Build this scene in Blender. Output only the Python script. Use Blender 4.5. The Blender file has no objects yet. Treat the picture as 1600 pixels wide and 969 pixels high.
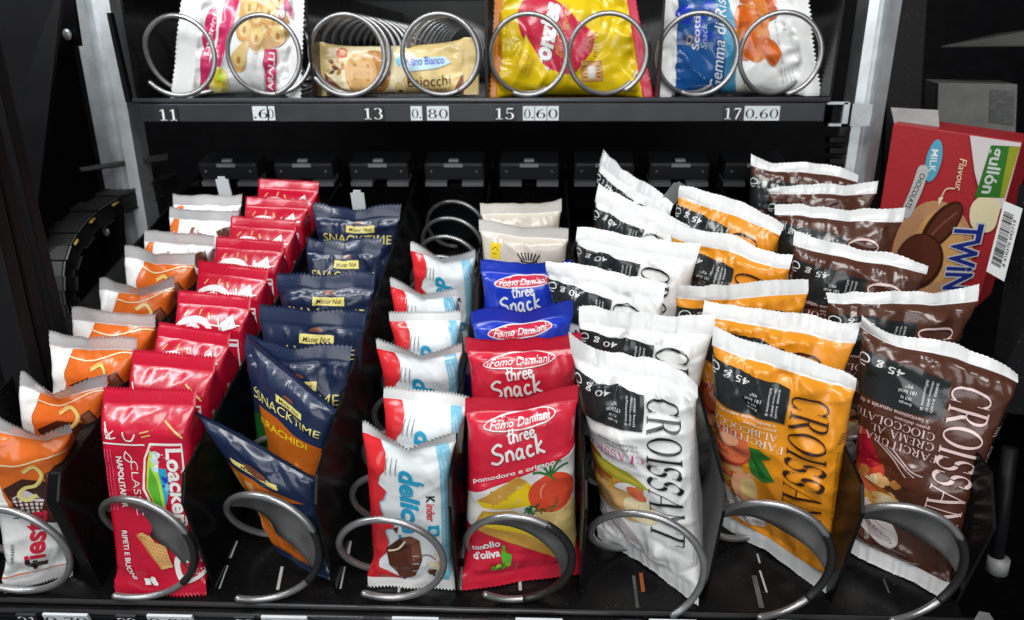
import bpy, bmesh, math, random
import numpy as np
from mathutils import Matrix, Vector
from mathutils.geometry import tessellate_polygon

# ------------------------------------------------------------------ camera, world, lights
SC = bpy.context.scene
COL = SC.collection
F_PX = 1155.0
PHI, YAW, ROLL = map(math.radians, (34.25, 2.306, -0.844))
CT = np.array([.0046, -.2687, .3494])          # camera in the lower tray's own frame
TILT = math.radians(14.85)                     # lower tray is pulled out and hangs down at the front


def rot_x(a):
    c, s = math.cos(a), math.sin(a)
    return np.array([[1, 0, 0], [0, c, -s], [0, s, c]])


RT = rot_x(TILT)
CW = RT @ CT
_c, _s = math.cos(YAW), math.sin(YAW)
_r = np.array([_c, _s, 0]); _f = np.array([-_s, _c, 0])
_w = _f * math.cos(PHI) + np.array([0, 0, -math.sin(PHI)])
_u = _f * math.sin(PHI) + np.array([0, 0, math.cos(PHI)])
_cr, _sr = math.cos(ROLL), math.sin(ROLL)
CR, CU, CF = RT @ (_r * _cr + _u * _sr), RT @ (_u * _cr - _r * _sr), RT @ _w

cam_d = bpy.data.cameras.new('camera')
cam = bpy.data.objects.new('camera', cam_d)
COL.objects.link(cam)
cam.matrix_world = Matrix((
    (CR[0], CU[0], -CF[0], CW[0]), (CR[1], CU[1], -CF[1], CW[1]),
    (CR[2], CU[2], -CF[2], CW[2]), (0, 0, 0, 1)))
cam_d.sensor_fit = 'HORIZONTAL'
cam_d.sensor_width = 36
cam_d.lens = 36 * F_PX / 1600
cam_d.clip_start = .01
cam_d.clip_end = 50
cam_d.dof.use_dof = True
cam_d.dof.focus_distance = .45
cam_d.dof.aperture_fstop = 11
SC.camera = cam

world = bpy.data.worlds.new('World')
SC.world = world
world.use_nodes = True
bg = world.node_tree.nodes['Background']
bg.inputs['Color'].default_value = (.93, .96, 1, 1)
bg.inputs['Strength'].default_value = .13


def area_light(name, loc, target, sx, sy, power, color=(1, 1, 1)):
    d = bpy.data.lights.new(name, 'AREA')
    d.shape = 'RECTANGLE'; d.size = sx; d.size_y = sy; d.energy = power; d.color = color
    o = bpy.data.objects.new(name, d)
    COL.objects.link(o)
    o.location = loc
    o.rotation_euler = (Vector(target) - Vector(loc)).to_track_quat('-Z', 'Y').to_euler()
    return o


area_light('ceiling_lamp', (-.05, -.85, 1.35), (.0, .15, .05), 1.2, .4, 18, (1, .985, .96))
area_light('front_fill', (.15, -1.7, .55), (.0, .1, .0), 1.7, .9, 13, (.97, .985, 1))  # frontal fill added behind the camera to brighten the lower pack fronts
area_light('cabinet_lamp', (-.42, -.02, .62), (-.02, .26, .16), .04, .6, 2.6, (.93, .97, 1))

vs = SC.view_settings
vs.view_transform = 'Standard'
vs.look = 'None'
vs.exposure = 0
vs.gamma = 1


# ------------------------------------------------------------------ measuring helpers
def ray(px, py):
    return CR * (px - 800) / F_PX - CU * (py - 484.5) / F_PX + CF


def at_w(px, py, ax, val):
    d = ray(px, py)
    return CW + d * ((val - CW[ax]) / d[ax])


def at_t(px, py, ax, val):
    d = RT.T @ ray(px, py)
    return CT + d * ((val - CT[ax]) / d[ax])


def t2w(p):
    return np.asarray(p, float) @ RT.T


# ------------------------------------------------------------------ materials
MATS = {}


def mat(name, color, rough=.4, metal=0., coat=0., bump=0., bscale=120., spec=.5, speck=0., vary=0., emis=0., trans=0.):
    if name in MATS:
        return MATS[name]
    m = bpy.data.materials.new(name)
    m.use_nodes = True
    nt = m.node_tree
    b = nt.nodes['Principled BSDF']
    b.inputs['Base Color'].default_value = (*color, 1)
    b.inputs['Roughness'].default_value = rough
    b.inputs['Metallic'].default_value = metal
    b.inputs['Coat Weight'].default_value = coat
    b.inputs['Coat Roughness'].default_value = .12
    b.inputs['Specular IOR Level'].default_value = spec
    if trans:
        b.inputs['Transmission Weight'].default_value = trans
    tc = nt.nodes.new('ShaderNodeTexCoord')
    if bump:
        n = nt.nodes.new('ShaderNodeTexNoise')
        n.inputs['Scale'].default_value = bscale
        n.inputs['Detail'].default_value = 3
        bp = nt.nodes.new('ShaderNodeBump')
        bp.inputs['Strength'].default_value = bump
        bp.inputs['Distance'].default_value = .002
        nt.links.new(tc.outputs['Object'], n.inputs['Vector'])
        nt.links.new(n.outputs['Fac'], bp.inputs['Height'])
        nt.links.new(bp.outputs['Normal'], b.inputs['Normal'])
    if speck or vary:
        n = nt.nodes.new('ShaderNodeTexNoise')
        n.inputs['Scale'].default_value = 700 if speck else 60
        n.inputs['Detail'].default_value = 1 if speck else 5
        r = nt.nodes.new('ShaderNodeValToRGB')
        if speck:
            r.color_ramp.elements[0].position = .735
            r.color_ramp.elements[1].position = .79
            r.color_ramp.elements[0].color = (*color, 1)
            r.color_ramp.elements[1].color = (speck, speck, speck, 1)
        else:
            r.color_ramp.elements[0].position = .3
            r.color_ramp.elements[1].position = .75
            r.color_ramp.elements[0].color = (*[c * (1 - vary) for c in color], 1)
            r.color_ramp.elements[1].color = (*[min(1, c * (1 + vary)) for c in color], 1)
        nt.links.new(tc.outputs['Object'], n.inputs['Vector'])
        nt.links.new(n.outputs['Fac'], r.inputs['Fac'])
        nt.links.new(r.outputs['Color'], b.inputs['Base Color'])
        n2 = nt.nodes.new('ShaderNodeTexNoise')
        n2.inputs['Scale'].default_value = 25
        n2.inputs['Detail'].default_value = 4
        mr = nt.nodes.new('ShaderNodeMapRange')
        mr.inputs['To Min'].default_value = max(.05, rough - .12)
        mr.inputs['To Max'].default_value = min(1, rough + .15)
        nt.links.new(tc.outputs['Object'], n2.inputs['Vector'])
        nt.links.new(n2.outputs['Fac'], mr.inputs['Value'])
        nt.links.new(mr.outputs['Result'], b.inputs['Roughness'])
    MATS[name] = m
    return m


def film(name, color, rough=.3, metal=0., coat=.4):
    return mat(name, color, rough - .05, metal, coat, bump=.16, bscale=170)


INK = {
    'white': (.80, .81, .80), 'black': (.012, .013, .014), 'label_black': (.016, .021, .022), 'orange': (.80, .30, .015),
    'brown': (.085, .030, .018), 'dark_brown': (.035, .012, .008), 'mauve_brown': (.075, .022, .020), 'pinkish': (.80, .60, .58),
    'red': (.62, .016, .045), 'bright_red': (.66, .022, .03), 'loacker_red': (.52, .006, .032), 'deep_red': (.36, .008, .03),
    'magenta': (.55, .05, .22), 'navy': (.012, .023, .062), 'dark_navy': (.006, .010, .022), 'yellow': (.80, .58, .02), 'pale_yellow': (.78, .68, .22),
    'nut_orange': (.48, .115, .012), 'gold': (.62, .34, .06), 'cream': (.72, .54, .22), 'light_cream': (.80, .70, .44),
    'tan': (.62, .34, .12), 'biscuit': (.66, .40, .16), 'crumb': (.50, .22, .05), 'crust': (.36, .10, .02),
    'green': (.10, .42, .03), 'leaf': (.03, .17, .03), 'dark_green': (.01, .10, .02), 'lime': (.42, .70, .06), 'cyan': (.015, .34, .56), 'sky': (.22, .56, .74),
    'pale_blue': (.50, .72, .80), 'blue': (.012, .045, .50), 'teal': (.02, .20, .24), 'oval_red': (.60, .02, .06),
    'choc': (.10, .028, .016), 'choc_dark': (.045, .013, .008), 'choc_light': (.20, .07, .04), 'tomato': (.70, .075, .035), 'tomato_light': (.80, .25, .17),
    'peach': (.70, .16, .07), 'peach_red': (.55, .06, .03), 'peach_light': (.80, .40, .22), 'fiesta_orange': (.70, .145, .016), 'fonz_yellow': (.78, .56, .005), 'fonz_red': (.56, .02, .06), 'fonz_orange': (.70, .22, .01),
    'grey': (.35, .36, .36), 'light_grey': (.58, .59, .58), 'olive': (.35, .36, .03), 'leaf_yellow': (.52, .44, .05),
    'scotti_blue': (.008, .085, .30), 'scotti_sky': (.06, .30, .50), 'chip_orange': (.66, .21, .03), 'chip_dark': (.48, .10, .02), 'beige': (.62, .56, .48), 'beige_grey': (.42, .40, .36),
    'stamp': (.66, .60, .60), 'box_red': (.38, .022, .028), 'twins_blue': (.015, .03, .22), 'pill_blue': (.10, .36, .50), 'pill_grey': (.50, .50, .49), 'box_green': (.03, .16, .02), 'box_lime': (.28, .30, .02), 'box_tan': (.50, .26, .13),
    'berry': (.56, .025, .12), 'pink': (.72, .20, .32), 'silver': (.62, .62, .62),
}


def ink(key):
    return film('ink_' + key, INK[key], rough=.28)


MOTOR_BLACK = mat('motor_plastic', (.030, .031, .035), .42, bump=.04, bscale=400, speck=.12)
PLASTIC_BLACK = mat('black_plastic', (.008, .008, .009), .42, spec=.25, bump=.04, bscale=400, speck=.12)
TRAY_BLACK = mat('black_painted_steel', (.0045, .0045, .005), .22, spec=.2, speck=.07, bump=.03, bscale=60)
WALL_BLACK = mat('black_cabinet_steel', (.0035, .0035, .0045), .45, vary=.5, spec=.13)
GASKET = mat('black_rubber', (.007, .007, .008), .65, spec=.15)
STEEL = mat('galvanised_steel', (.66, .70, .72), .36, metal=.65, vary=.18)
WIRE = mat('coil_wire', (.38, .38, .385), .30, metal=.75, vary=.25)
PLATE = mat('dark_grey_plastic', (.085, .085, .085), .36, vary=.45)
SLEEVE = mat('black_sleeve', (.014, .014, .014), .33)
TAG_WHITE = mat('white_tag', (.62, .67, .70), .5, vary=.06)
TAG_BLACK = mat('black_tag', (.016, .016, .018), .4)
STRIP = mat('price_strip', (.024, .025, .029), .38, vary=.25)


# ------------------------------------------------------------------ object helpers
def link(o):
    COL.objects.link(o)
    return o


def thing(name, loc, label, cat, group=None):
    o = link(bpy.data.objects.new(name, None))
    o.empty_display_size = .01
    o.location = Vector(loc)
    o['label'] = label
    o['category'] = cat
    if group:
        o['group'] = group
    return o


def mesh_obj(name, V, Fc, mats, midx=None, parent=None, normals=None, smooth=False, label=None):
    V = np.asarray(V, float)
    if parent is not None:
        V = V - np.array(base_of(parent))
    me = bpy.data.meshes.new(name)
    me.from_pydata(V.tolist(), [], [list(map(int, f)) for f in Fc])
    for m in (mats if isinstance(mats, (list, tuple)) else [mats]):
        me.materials.append(m)
    if midx is not None:
        me.polygons.foreach_set('material_index', np.asarray(midx, dtype=np.int32))
    if smooth or normals is not None:
        me.polygons.foreach_set('use_smooth', np.ones(len(me.polygons), dtype=bool))
    me.update()
    if normals is not None:
        me.normals_split_custom_set_from_vertices(np.asarray(normals).tolist())
    o = link(bpy.data.objects.new(name, me))
    if parent is not None:
        o.parent = parent
    if label:
        o['label'] = label
    return o


def base_of(o):
    p = Vector(o.location)
    while o.parent is not None:
        o = o.parent
        p = p + o.location
    return p


def bm_obj(name, bm, mats, parent=None, smooth=False, bevel=0., frame=None):
    """bmesh given in world space (or in tray space when frame is set)"""
    if bevel:
        bmesh.ops.bevel(bm, geom=list(bm.edges), offset=bevel, segments=2, affect='EDGES', profile=.6)
    if frame is not None:
        bm.transform(frame)
    bmesh.ops.recalc_face_normals(bm, faces=list(bm.faces))
    if parent is not None:
        bm.transform(Matrix.Translation(-base_of(parent)))
    me = bpy.data.meshes.new(name)
    bm.to_mesh(me)
    bm.free()
    for m in (mats if isinstance(mats, (list, tuple)) else [mats]):
        me.materials.append(m)
    if smooth:
        me.polygons.foreach_set('use_smooth', np.ones(len(me.polygons), dtype=bool))
    o = link(bpy.data.objects.new(name, me))
    if parent is not None:
        o.parent = parent
    return o


FRAME_T = Matrix.Rotation(TILT, 4, 'X')


def box_bm(x0, x1, y0, y1, z0, z1, bm=None):
    bm = bm or bmesh.new()
    m = Matrix.Translation(((x0 + x1) / 2, (y0 + y1) / 2, (z0 + z1) / 2)) @ Matrix.Diagonal((x1 - x0, y1 - y0, z1 - z0, 1))
    bmesh.ops.create_cube(bm, size=1, matrix=m)
    return bm


def prism_bm(pts, axis, a, b, bm=None):
    """extrude a 2D outline along an axis; pts are the other two coordinates in order"""
    bm = bm or bmesh.new()
    rings = []
    for val in (a, b):
        ring = []
        for p in pts:
            c = list(p)
            c.insert(axis, val)
            ring.append(bm.verts.new(c))
        rings.append(ring)
    n = len(pts)
    bm.faces.new(rings[0]); bm.faces.new(rings[1][::-1])
    for i in range(n):
        bm.faces.new((rings[0][i], rings[1][i], rings[1][(i + 1) % n], rings[0][(i + 1) % n]))
    return bm


def tube_arrays(P, rad, ns=10, cap=True):
    P = np.asarray(P, float)
    n = len(P)
    rad = np.broadcast_to(np.asarray(rad, float), (n,))
    T = np.gradient(P, axis=0)
    T /= np.linalg.norm(T, axis=1)[:, None]
    ref = np.array([0, 1, 0.]) if abs(T[0][1]) < .9 else np.array([1., 0, 0])
    V = []
    prev = None
    for i in range(n):
        a = ref - T[i] * (ref @ T[i]) if prev is None else prev - T[i] * (prev @ T[i])
        a /= np.linalg.norm(a)
        prev = a
        b = np.cross(T[i], a)
        for k in range(ns):
            t = 2 * math.pi * k / ns
            V.append(P[i] + rad[i] * (a * math.cos(t) + b * math.sin(t)))
    Fc = []
    for i in range(n - 1):
        for k in range(ns):
            Fc.append((i * ns + k, i * ns + (k + 1) % ns, (i + 1) * ns + (k + 1) % ns, (i + 1) * ns + k))
    if cap:
        Fc.append(tuple(range(ns))[::-1])
        Fc.append(tuple((n - 1) * ns + k for k in range(ns)))
    return np.array(V), Fc


def cyl_obj(name, p0, p1, r, m, parent, ns=16, smooth=True):
    P = np.array([np.asarray(p0) * (1 - t) + np.asarray(p1) * t for t in (0, .5, 1)])
    V, Fc = tube_arrays(P, r, ns)
    return mesh_obj(name, V, Fc, m, parent=parent, smooth=smooth)


# ------------------------------------------------------------------ flat artwork: layers of triangles in millimetres
_TEXT = {}


def text_tris(s, bold=0., shear=0.):
    key = (s, bold, shear)
    if key in _TEXT:
        return _TEXT[key]
    cu = bpy.data.curves.new('t', 'FONT')
    cu.body = s
    cu.size = 1
    cu.offset = bold
    cu.shear = shear
    cu.resolution_u = 3
    cu.fill_mode = 'FRONT'
    o = link(bpy.data.objects.new('t', cu))
    dg = bpy.context.evaluated_depsgraph_get()
    me = bpy.data.meshes.new_from_object(o.evaluated_get(dg))
    me.calc_loop_triangles()
    co = np.array([v.co[:2] for v in me.vertices]) if len(me.vertices) else np.zeros((0, 2))
    tr = np.array([co[list(t.vertices)] for t in me.loop_triangles]) if len(me.loop_triangles) else np.zeros((0, 3, 2))
    bpy.data.objects.remove(o)
    bpy.data.curves.remove(cu)
    bpy.data.meshes.remove(me)
    _TEXT[key] = tr
    return tr


def strip(pts, wid):
    pts = np.asarray(pts, float)
    wid = np.broadcast_to(np.asarray(wid, float), (len(pts),))
    t = np.gradient(pts, axis=0)
    t /= np.maximum(np.linalg.norm(t, axis=1), 1e-9)[:, None]
    nrm = np.stack([-t[:, 1], t[:, 0]], 1)
    a, b = pts + nrm * wid[:, None] / 2, pts - nrm * wid[:, None] / 2
    out = []
    for i in range(len(pts) - 1):
        out.append((a[i], b[i], b[i + 1]))
        out.append((a[i], b[i + 1], a[i + 1]))
    return np.array(out)


TH, TN = .135, .032


def arc_w(cx, cy, rx, ry, a0, a1, stress=0., n=22, th=TH, tn=TN):
    a = np.radians(np.linspace(a0, a1, n))
    p = np.stack([cx + rx * np.cos(a), cy + ry * np.sin(a)], 1)
    w = tn + (th - tn) * np.abs(np.cos(a - math.radians(stress))) ** 1.6
    return strip(p, w)


def ln(x0, y0, x1, y1, w):
    return strip([(x0, y0), ((x0 + x1) / 2, (y0 + y1) / 2), (x1, y1)], w)


def stem(x, y0=0, y1=1, w=TH, s0=True, s1=True):
    out = [ln(x, y0, x, y1, w)]
    if s0: out.append(ln(x - w / 2 - .09, y0 + TN / 2, x + w / 2 + .09, y0 + TN / 2, TN))
    if s1: out.append(ln(x - w / 2 - .09, y1 - TN / 2, x + w / 2 + .09, y1 - TN / 2, TN))
    return out


def serif_glyph(c):
    g, w = [], .8
    if c == 'C': g = [arc_w(.45, .5, .38, .48, 48, 312), ln(.72, .98, .72, .70, TN), ln(.72, .02, .72, .28, TN)]; w = .86
    elif c == 'G': g = [arc_w(.45, .5, .38, .48, 48, 312), ln(.72, .98, .72, .70, TN)] + stem(.74, .02, .42, .12, False); w = .95
    elif c == 'O': g = [arc_w(.46, .5, .38, .48, 0, 360, n=40)]; w = .94
    elif c == 'D': g = stem(.2) + [arc_w(.3, .5, .46, .482, 90, -90), ln(.2, .982, .32, .982, TN), ln(.2, .018, .32, .018, TN)]; w = .9
    elif c == 'R': g = stem(.2) + [arc_w(.38, .735, .26, .247, 90, -90), ln(.2, .982, .4, .982, TN), ln(.2, .488, .4, .488, TN), ln(.42, .49, .74, .02, TH), ln(.68, .02, .86, .02, TN)]; w = .86
    elif c == 'B': g = stem(.2) + [arc_w(.36, .745, .24, .237, 90, -90), arc_w(.38, .26, .29, .245, 90, -90), ln(.2, .982, .4, .982, TN), ln(.2, .505, .4, .505, TN), ln(.2, .018, .4, .018, TN)]; w = .78
    elif c == 'P': g = stem(.2) + [arc_w(.38, .72, .27, .262, 90, -90), ln(.2, .982, .4, .982, TN), ln(.2, .458, .4, .458, TN)]; w = .74
    elif c == 'I': g = stem(.2); w = .4
    elif c == 'S': g = [arc_w(.33, .745, .24, .24, 35, 262, 235), arc_w(.33, .265, .27, .25, 82, -145, 55), ln(.55, .97, .55, .72, TN), ln(.08, .03, .08, .28, TN)]; w = .68
    elif c == 'A': g = [ln(.1, .02, .42, 1, TN * 1.4), ln(.42, 1, .78, .02, TH), ln(.22, .36, .64, .36, TN), ln(0, .018, .22, .018, TN), ln(.64, .018, .92, .018, TN)]; w = .9
    elif c == 'N': g = stem(.14, w=TN * 1.3) + [ln(.14, .98, .74, .02, TH)] + stem(.74, w=TN * 1.3, s0=False); w = .92
    elif c == 'M': g = stem(.14, w=TN * 1.3) + [ln(.16, .98, .5, .02, TH), ln(.5, .02, .84, .98, TN * 1.3)] + stem(.88, w=TH); w = 1.08
    elif c == 'T': g = stem(.4, s1=False) + [ln(.05, .982, .75, .982, TN), ln(.06, .98, .06, .76, TN), ln(.74, .98, .74, .76, TN)]; w = .8
    elif c == 'F': g = stem(.2) + [ln(.2, .982, .62, .982, TN), ln(.62, .98, .62, .76, TN), ln(.2, .5, .5, .5, TN), ln(.5, .6, .5, .4, TN)]; w = .7
    elif c == 'E': g = stem(.2) + [ln(.2, .982, .62, .982, TN), ln(.62, .98, .62, .76, TN), ln(.2, .5, .5, .5, TN), ln(.5, .6, .5, .4, TN), ln(.2, .018, .66, .018, TN), ln(.66, .02, .66, .24, TN)]; w = .74
    elif c == 'L': g = stem(.2) + [ln(.2, .018, .62, .018, TN), ln(.62, .02, .62, .26, TN)]; w = .68
    elif c == 'U': g = stem(.18, .3, 1, s0=False) + [arc_w(.44, .3, .26, .29, 180, 360)] + stem(.70, .3, 1, w=TN * 1.4, s0=False); w = .88
    elif c == 'V': g = [ln(.08, .98, .42, 0, TH), ln(.42, 0, .74, .98, TN * 1.4), ln(-.02, .982, .24, .982, TN), ln(.62, .982, .86, .982, TN)]; w = .84
    elif c == '0': g = [arc_w(.32, .5, .24, .48, 0, 360, n=36)]; w = .64
    elif c == '1': g = [ln(.32, 0, .32, 1, TH), ln(.1, .02, .54, .02, TN * 1.6), ln(.12, .84, .32, .98, TN * 2)]; w = .62
    elif c == '2': g = [arc_w(.3, .72, .22, .26, 170, -20, -30), ln(.5, .62, .1, .06, TN * 2.2), ln(.08, .06, .56, .06, TH * .8)]; w = .64
    elif c == '3': g = [arc_w(.28, .74, .2, .24, 150, -80, 0), arc_w(.28, .27, .24, .25, 85, -150, 0)]; w = .62
    elif c == '5': g = [ln(.16, .94, .52, .94, TH * .8), ln(.15, .96, .13, .5, TN * 1.5), arc_w(.28, .3, .24, .28, 130, -150, 0)]; w = .62
    elif c == '6': g = [arc_w(.32, .3, .22, .28, 0, 360), arc_w(.58, .42, .49, .56, 100, 190, 180)]; w = .64
    elif c == '7': g = [ln(.08, .93, .56, .93, TH * .8), ln(.54, .93, .22, 0, TH * .8), ln(.09, .95, .09, .74, TN)]; w = .62
    elif c == '8': g = [arc_w(.32, .74, .19, .23, 0, 360), arc_w(.32, .26, .23, .25, 0, 360)]; w = .64
    elif c == '.': g = [ln(.1, .0, .1, .15, .15)]; w = .24
    else: w = .4
    return g, w


def serif_tris(s, gap=.04):
    key = ('serif', s, gap)
    if key in _TEXT:
        return _TEXT[key]
    x, out = 0., []
    for c in s:
        g, w = serif_glyph(c)
        for a in g:
            out.append(a + np.array([x, 0]))
        x += w + gap
    r = np.concatenate(out) if out else np.zeros((0, 3, 2))
    _TEXT[key] = r
    return r


def rot2(a):
    c, s = math.cos(math.radians(a)), math.sin(math.radians(a))
    return np.array([[c, -s], [s, c]])


class Art:
    """printed artwork: a list of (ink, layer, triangles); x right, y up, in fractions of W x H millimetres"""

    def __init__(self, W, H):
        self.W, self.H, self.L, self.k = W, H, [], 0

    def add(self, key, tris, keep=False):
        if len(tris):
            if not keep:
                self.k += 1
            self.L.append((key, self.k, np.asarray(tris, float)))
        return self

    def poly(self, key, pts, fx=True, keep=False):
        P = np.array(pts, float)
        if fx:
            P = P * np.array([self.W, self.H])
        idx = tessellate_polygon([[Vector((p[0], p[1], 0)) for p in P]])
        return self.add(key, np.array([[P[i] for i in t] for t in idx]), keep)

    def rect(self, key, x0, y0, x1, y1, keep=False):
        return self.poly(key, [(x0, y0), (x1, y0), (x1, y1), (x0, y1)], keep=keep)

    def ell(self, key, cx, cy, rx, ry, rot=0, a0=0, a1=360, n=36, wob=0., seed=0, keep=False):
        """centre in fractions, radii in mm"""
        rnd = random.Random(seed)
        ph = [rnd.uniform(0, 6.28) for _ in range(4)]
        P = []
        for i in range(n + (a1 - a0 < 360)):
            t = math.radians(a0 + (a1 - a0) * i / n)
            q = 1 + wob * sum(math.sin((k + 2) * t + ph[k]) / (k + 1.5) for k in range(4))
            P.append((rx * q * math.cos(t), ry * q * math.sin(t)))
        P = np.array(P) @ rot2(rot).T + np.array([cx * self.W, cy * self.H])
        return self.poly(key, P, fx=False, keep=keep)

    def line(self, key, pts, w, keep=False):
        P = np.array(pts, float) * np.array([self.W, self.H])
        if len(P) > 2:                              # smooth it
            t = np.linspace(0, len(P) - 1, (len(P) - 1) * 5 + 1)
            i = np.clip(t.astype(int), 0, len(P) - 2)
            f = (t - i)[:, None]
            g = lambda j: P[np.clip(j, 0, len(P) - 1)]
            p0, p1, p2, p3 = g(i - 1), g(i), g(i + 1), g(i + 2)
            P = .5 * (2 * p1 + (p2 - p0) * f + (2 * p0 - 5 * p1 + 4 * p2 - p3) * f ** 2 + (3 * p1 - p0 - 3 * p2 + p3) * f ** 3)
        else:
            P = np.array([P[0], (P[0] + P[1]) / 2, P[1]])
        return self.add(key, strip(P, w), keep)

    def put(self, key, tr, cx, cy, h=None, w=None, rot=0, keep=False):
        if not len(tr):
            return self
        lo, hi = tr.reshape(-1, 2).min(0), tr.reshape(-1, 2).max(0)
        c, e = (lo + hi) / 2, np.maximum(hi - lo, 1e-6)
        sx = sy = (h / e[1]) if h else (w / e[0])
        if h and w:
            sx = w / e[0]
        T = ((tr - c) * np.array([sx, sy])) @ rot2(rot).T + np.array([cx * self.W, cy * self.H])
        return self.add(key, T, keep)

    def text(self, key, s, cx, cy, h=None, w=None, rot=0, bold=0., shear=0., keep=False):
        return self.put(key, text_tris(s, bold, shear), cx, cy, h, w, rot, keep)

    def serif(self, key, s, cx, cy, h=None, w=None, rot=0, gap=.04, keep=False):
        return self.put(key, serif_tris(s, gap), cx, cy, h, w, rot, keep)

    def blobs(self, keys, x0, y0, x1, y1, n, r, seed, flat=.7):
        rnd = random.Random(seed)
        for i in range(n):
            self.ell(keys[i % len(keys)], rnd.uniform(x0, x1) / self.W, rnd.uniform(y0, y1) / self.H, r * rnd.uniform(.5, 1.2), r * flat * rnd.uniform(.5, 1.2),
                     rnd.uniform(0, 180), n=14, wob=.18, seed=seed * 31 + i, keep=i > 0 and i % 4 != 0)
        return self


def split_tris(T, L):
    for _ in range(7):
        e = np.stack([np.linalg.norm(T[:, i] - T[:, (i + 1) % 3], axis=1) for i in range(3)], 1)
        big = e.max(1) > L
        if not big.any():
            break
        B, rest = T[big], T[~big]
        k = e[big].argmax(1)
        r = np.arange(len(B))
        a, b, c = B[r, k], B[r, (k + 1) % 3], B[r, (k + 2) % 3]
        m = (a + b) / 2
        T = np.concatenate([rest, np.stack([a, m, c], 1), np.stack([m, b, c], 1)])
    return T


def orient(T):
    a = np.cross(T[:, 1] - T[:, 0], T[:, 2] - T[:, 0])
    T = T.copy()
    T[a < 0] = T[a < 0][:, ::-1]
    return T[np.abs(a) > 1e-9]


def split_art(art, L=1.7):
    if not hasattr(art, 'cut'):
        art.cut = [(key, k, orient(split_tris(split_tris(T, L), L))) for key, k, T in art.L]
    return art.cut


# ------------------------------------------------------------------ noise
def vnoise(x, y, seed):
    x, y = np.asarray(x, float), np.asarray(y, float)
    xi, yi = np.floor(x).astype(np.int64), np.floor(y).astype(np.int64)
    fx, fy = x - xi, y - yi
    fx, fy = fx * fx * (3 - 2 * fx), fy * fy * (3 - 2 * fy)

    def h(a, b):
        n = (a * 374761393 + b * 668265263 + seed * 974711 + 12345) & 0x7fffffff
        n = ((n ^ (n >> 13)) * 1274126177) & 0x7fffffff
        n = n ^ (n >> 16)
        return (n & 0xffff) / 32767.5 - 1
    return (h(xi, yi) * (1 - fx) + h(xi + 1, yi) * fx) * (1 - fy) + (h(xi, yi + 1) * (1 - fx) + h(xi + 1, yi + 1) * fx) * fy


# ------------------------------------------------------------------ flow-wrapped packs
def norm(a):
    return a / np.maximum(np.linalg.norm(a, axis=-1, keepdims=True), 1e-12)


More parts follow.
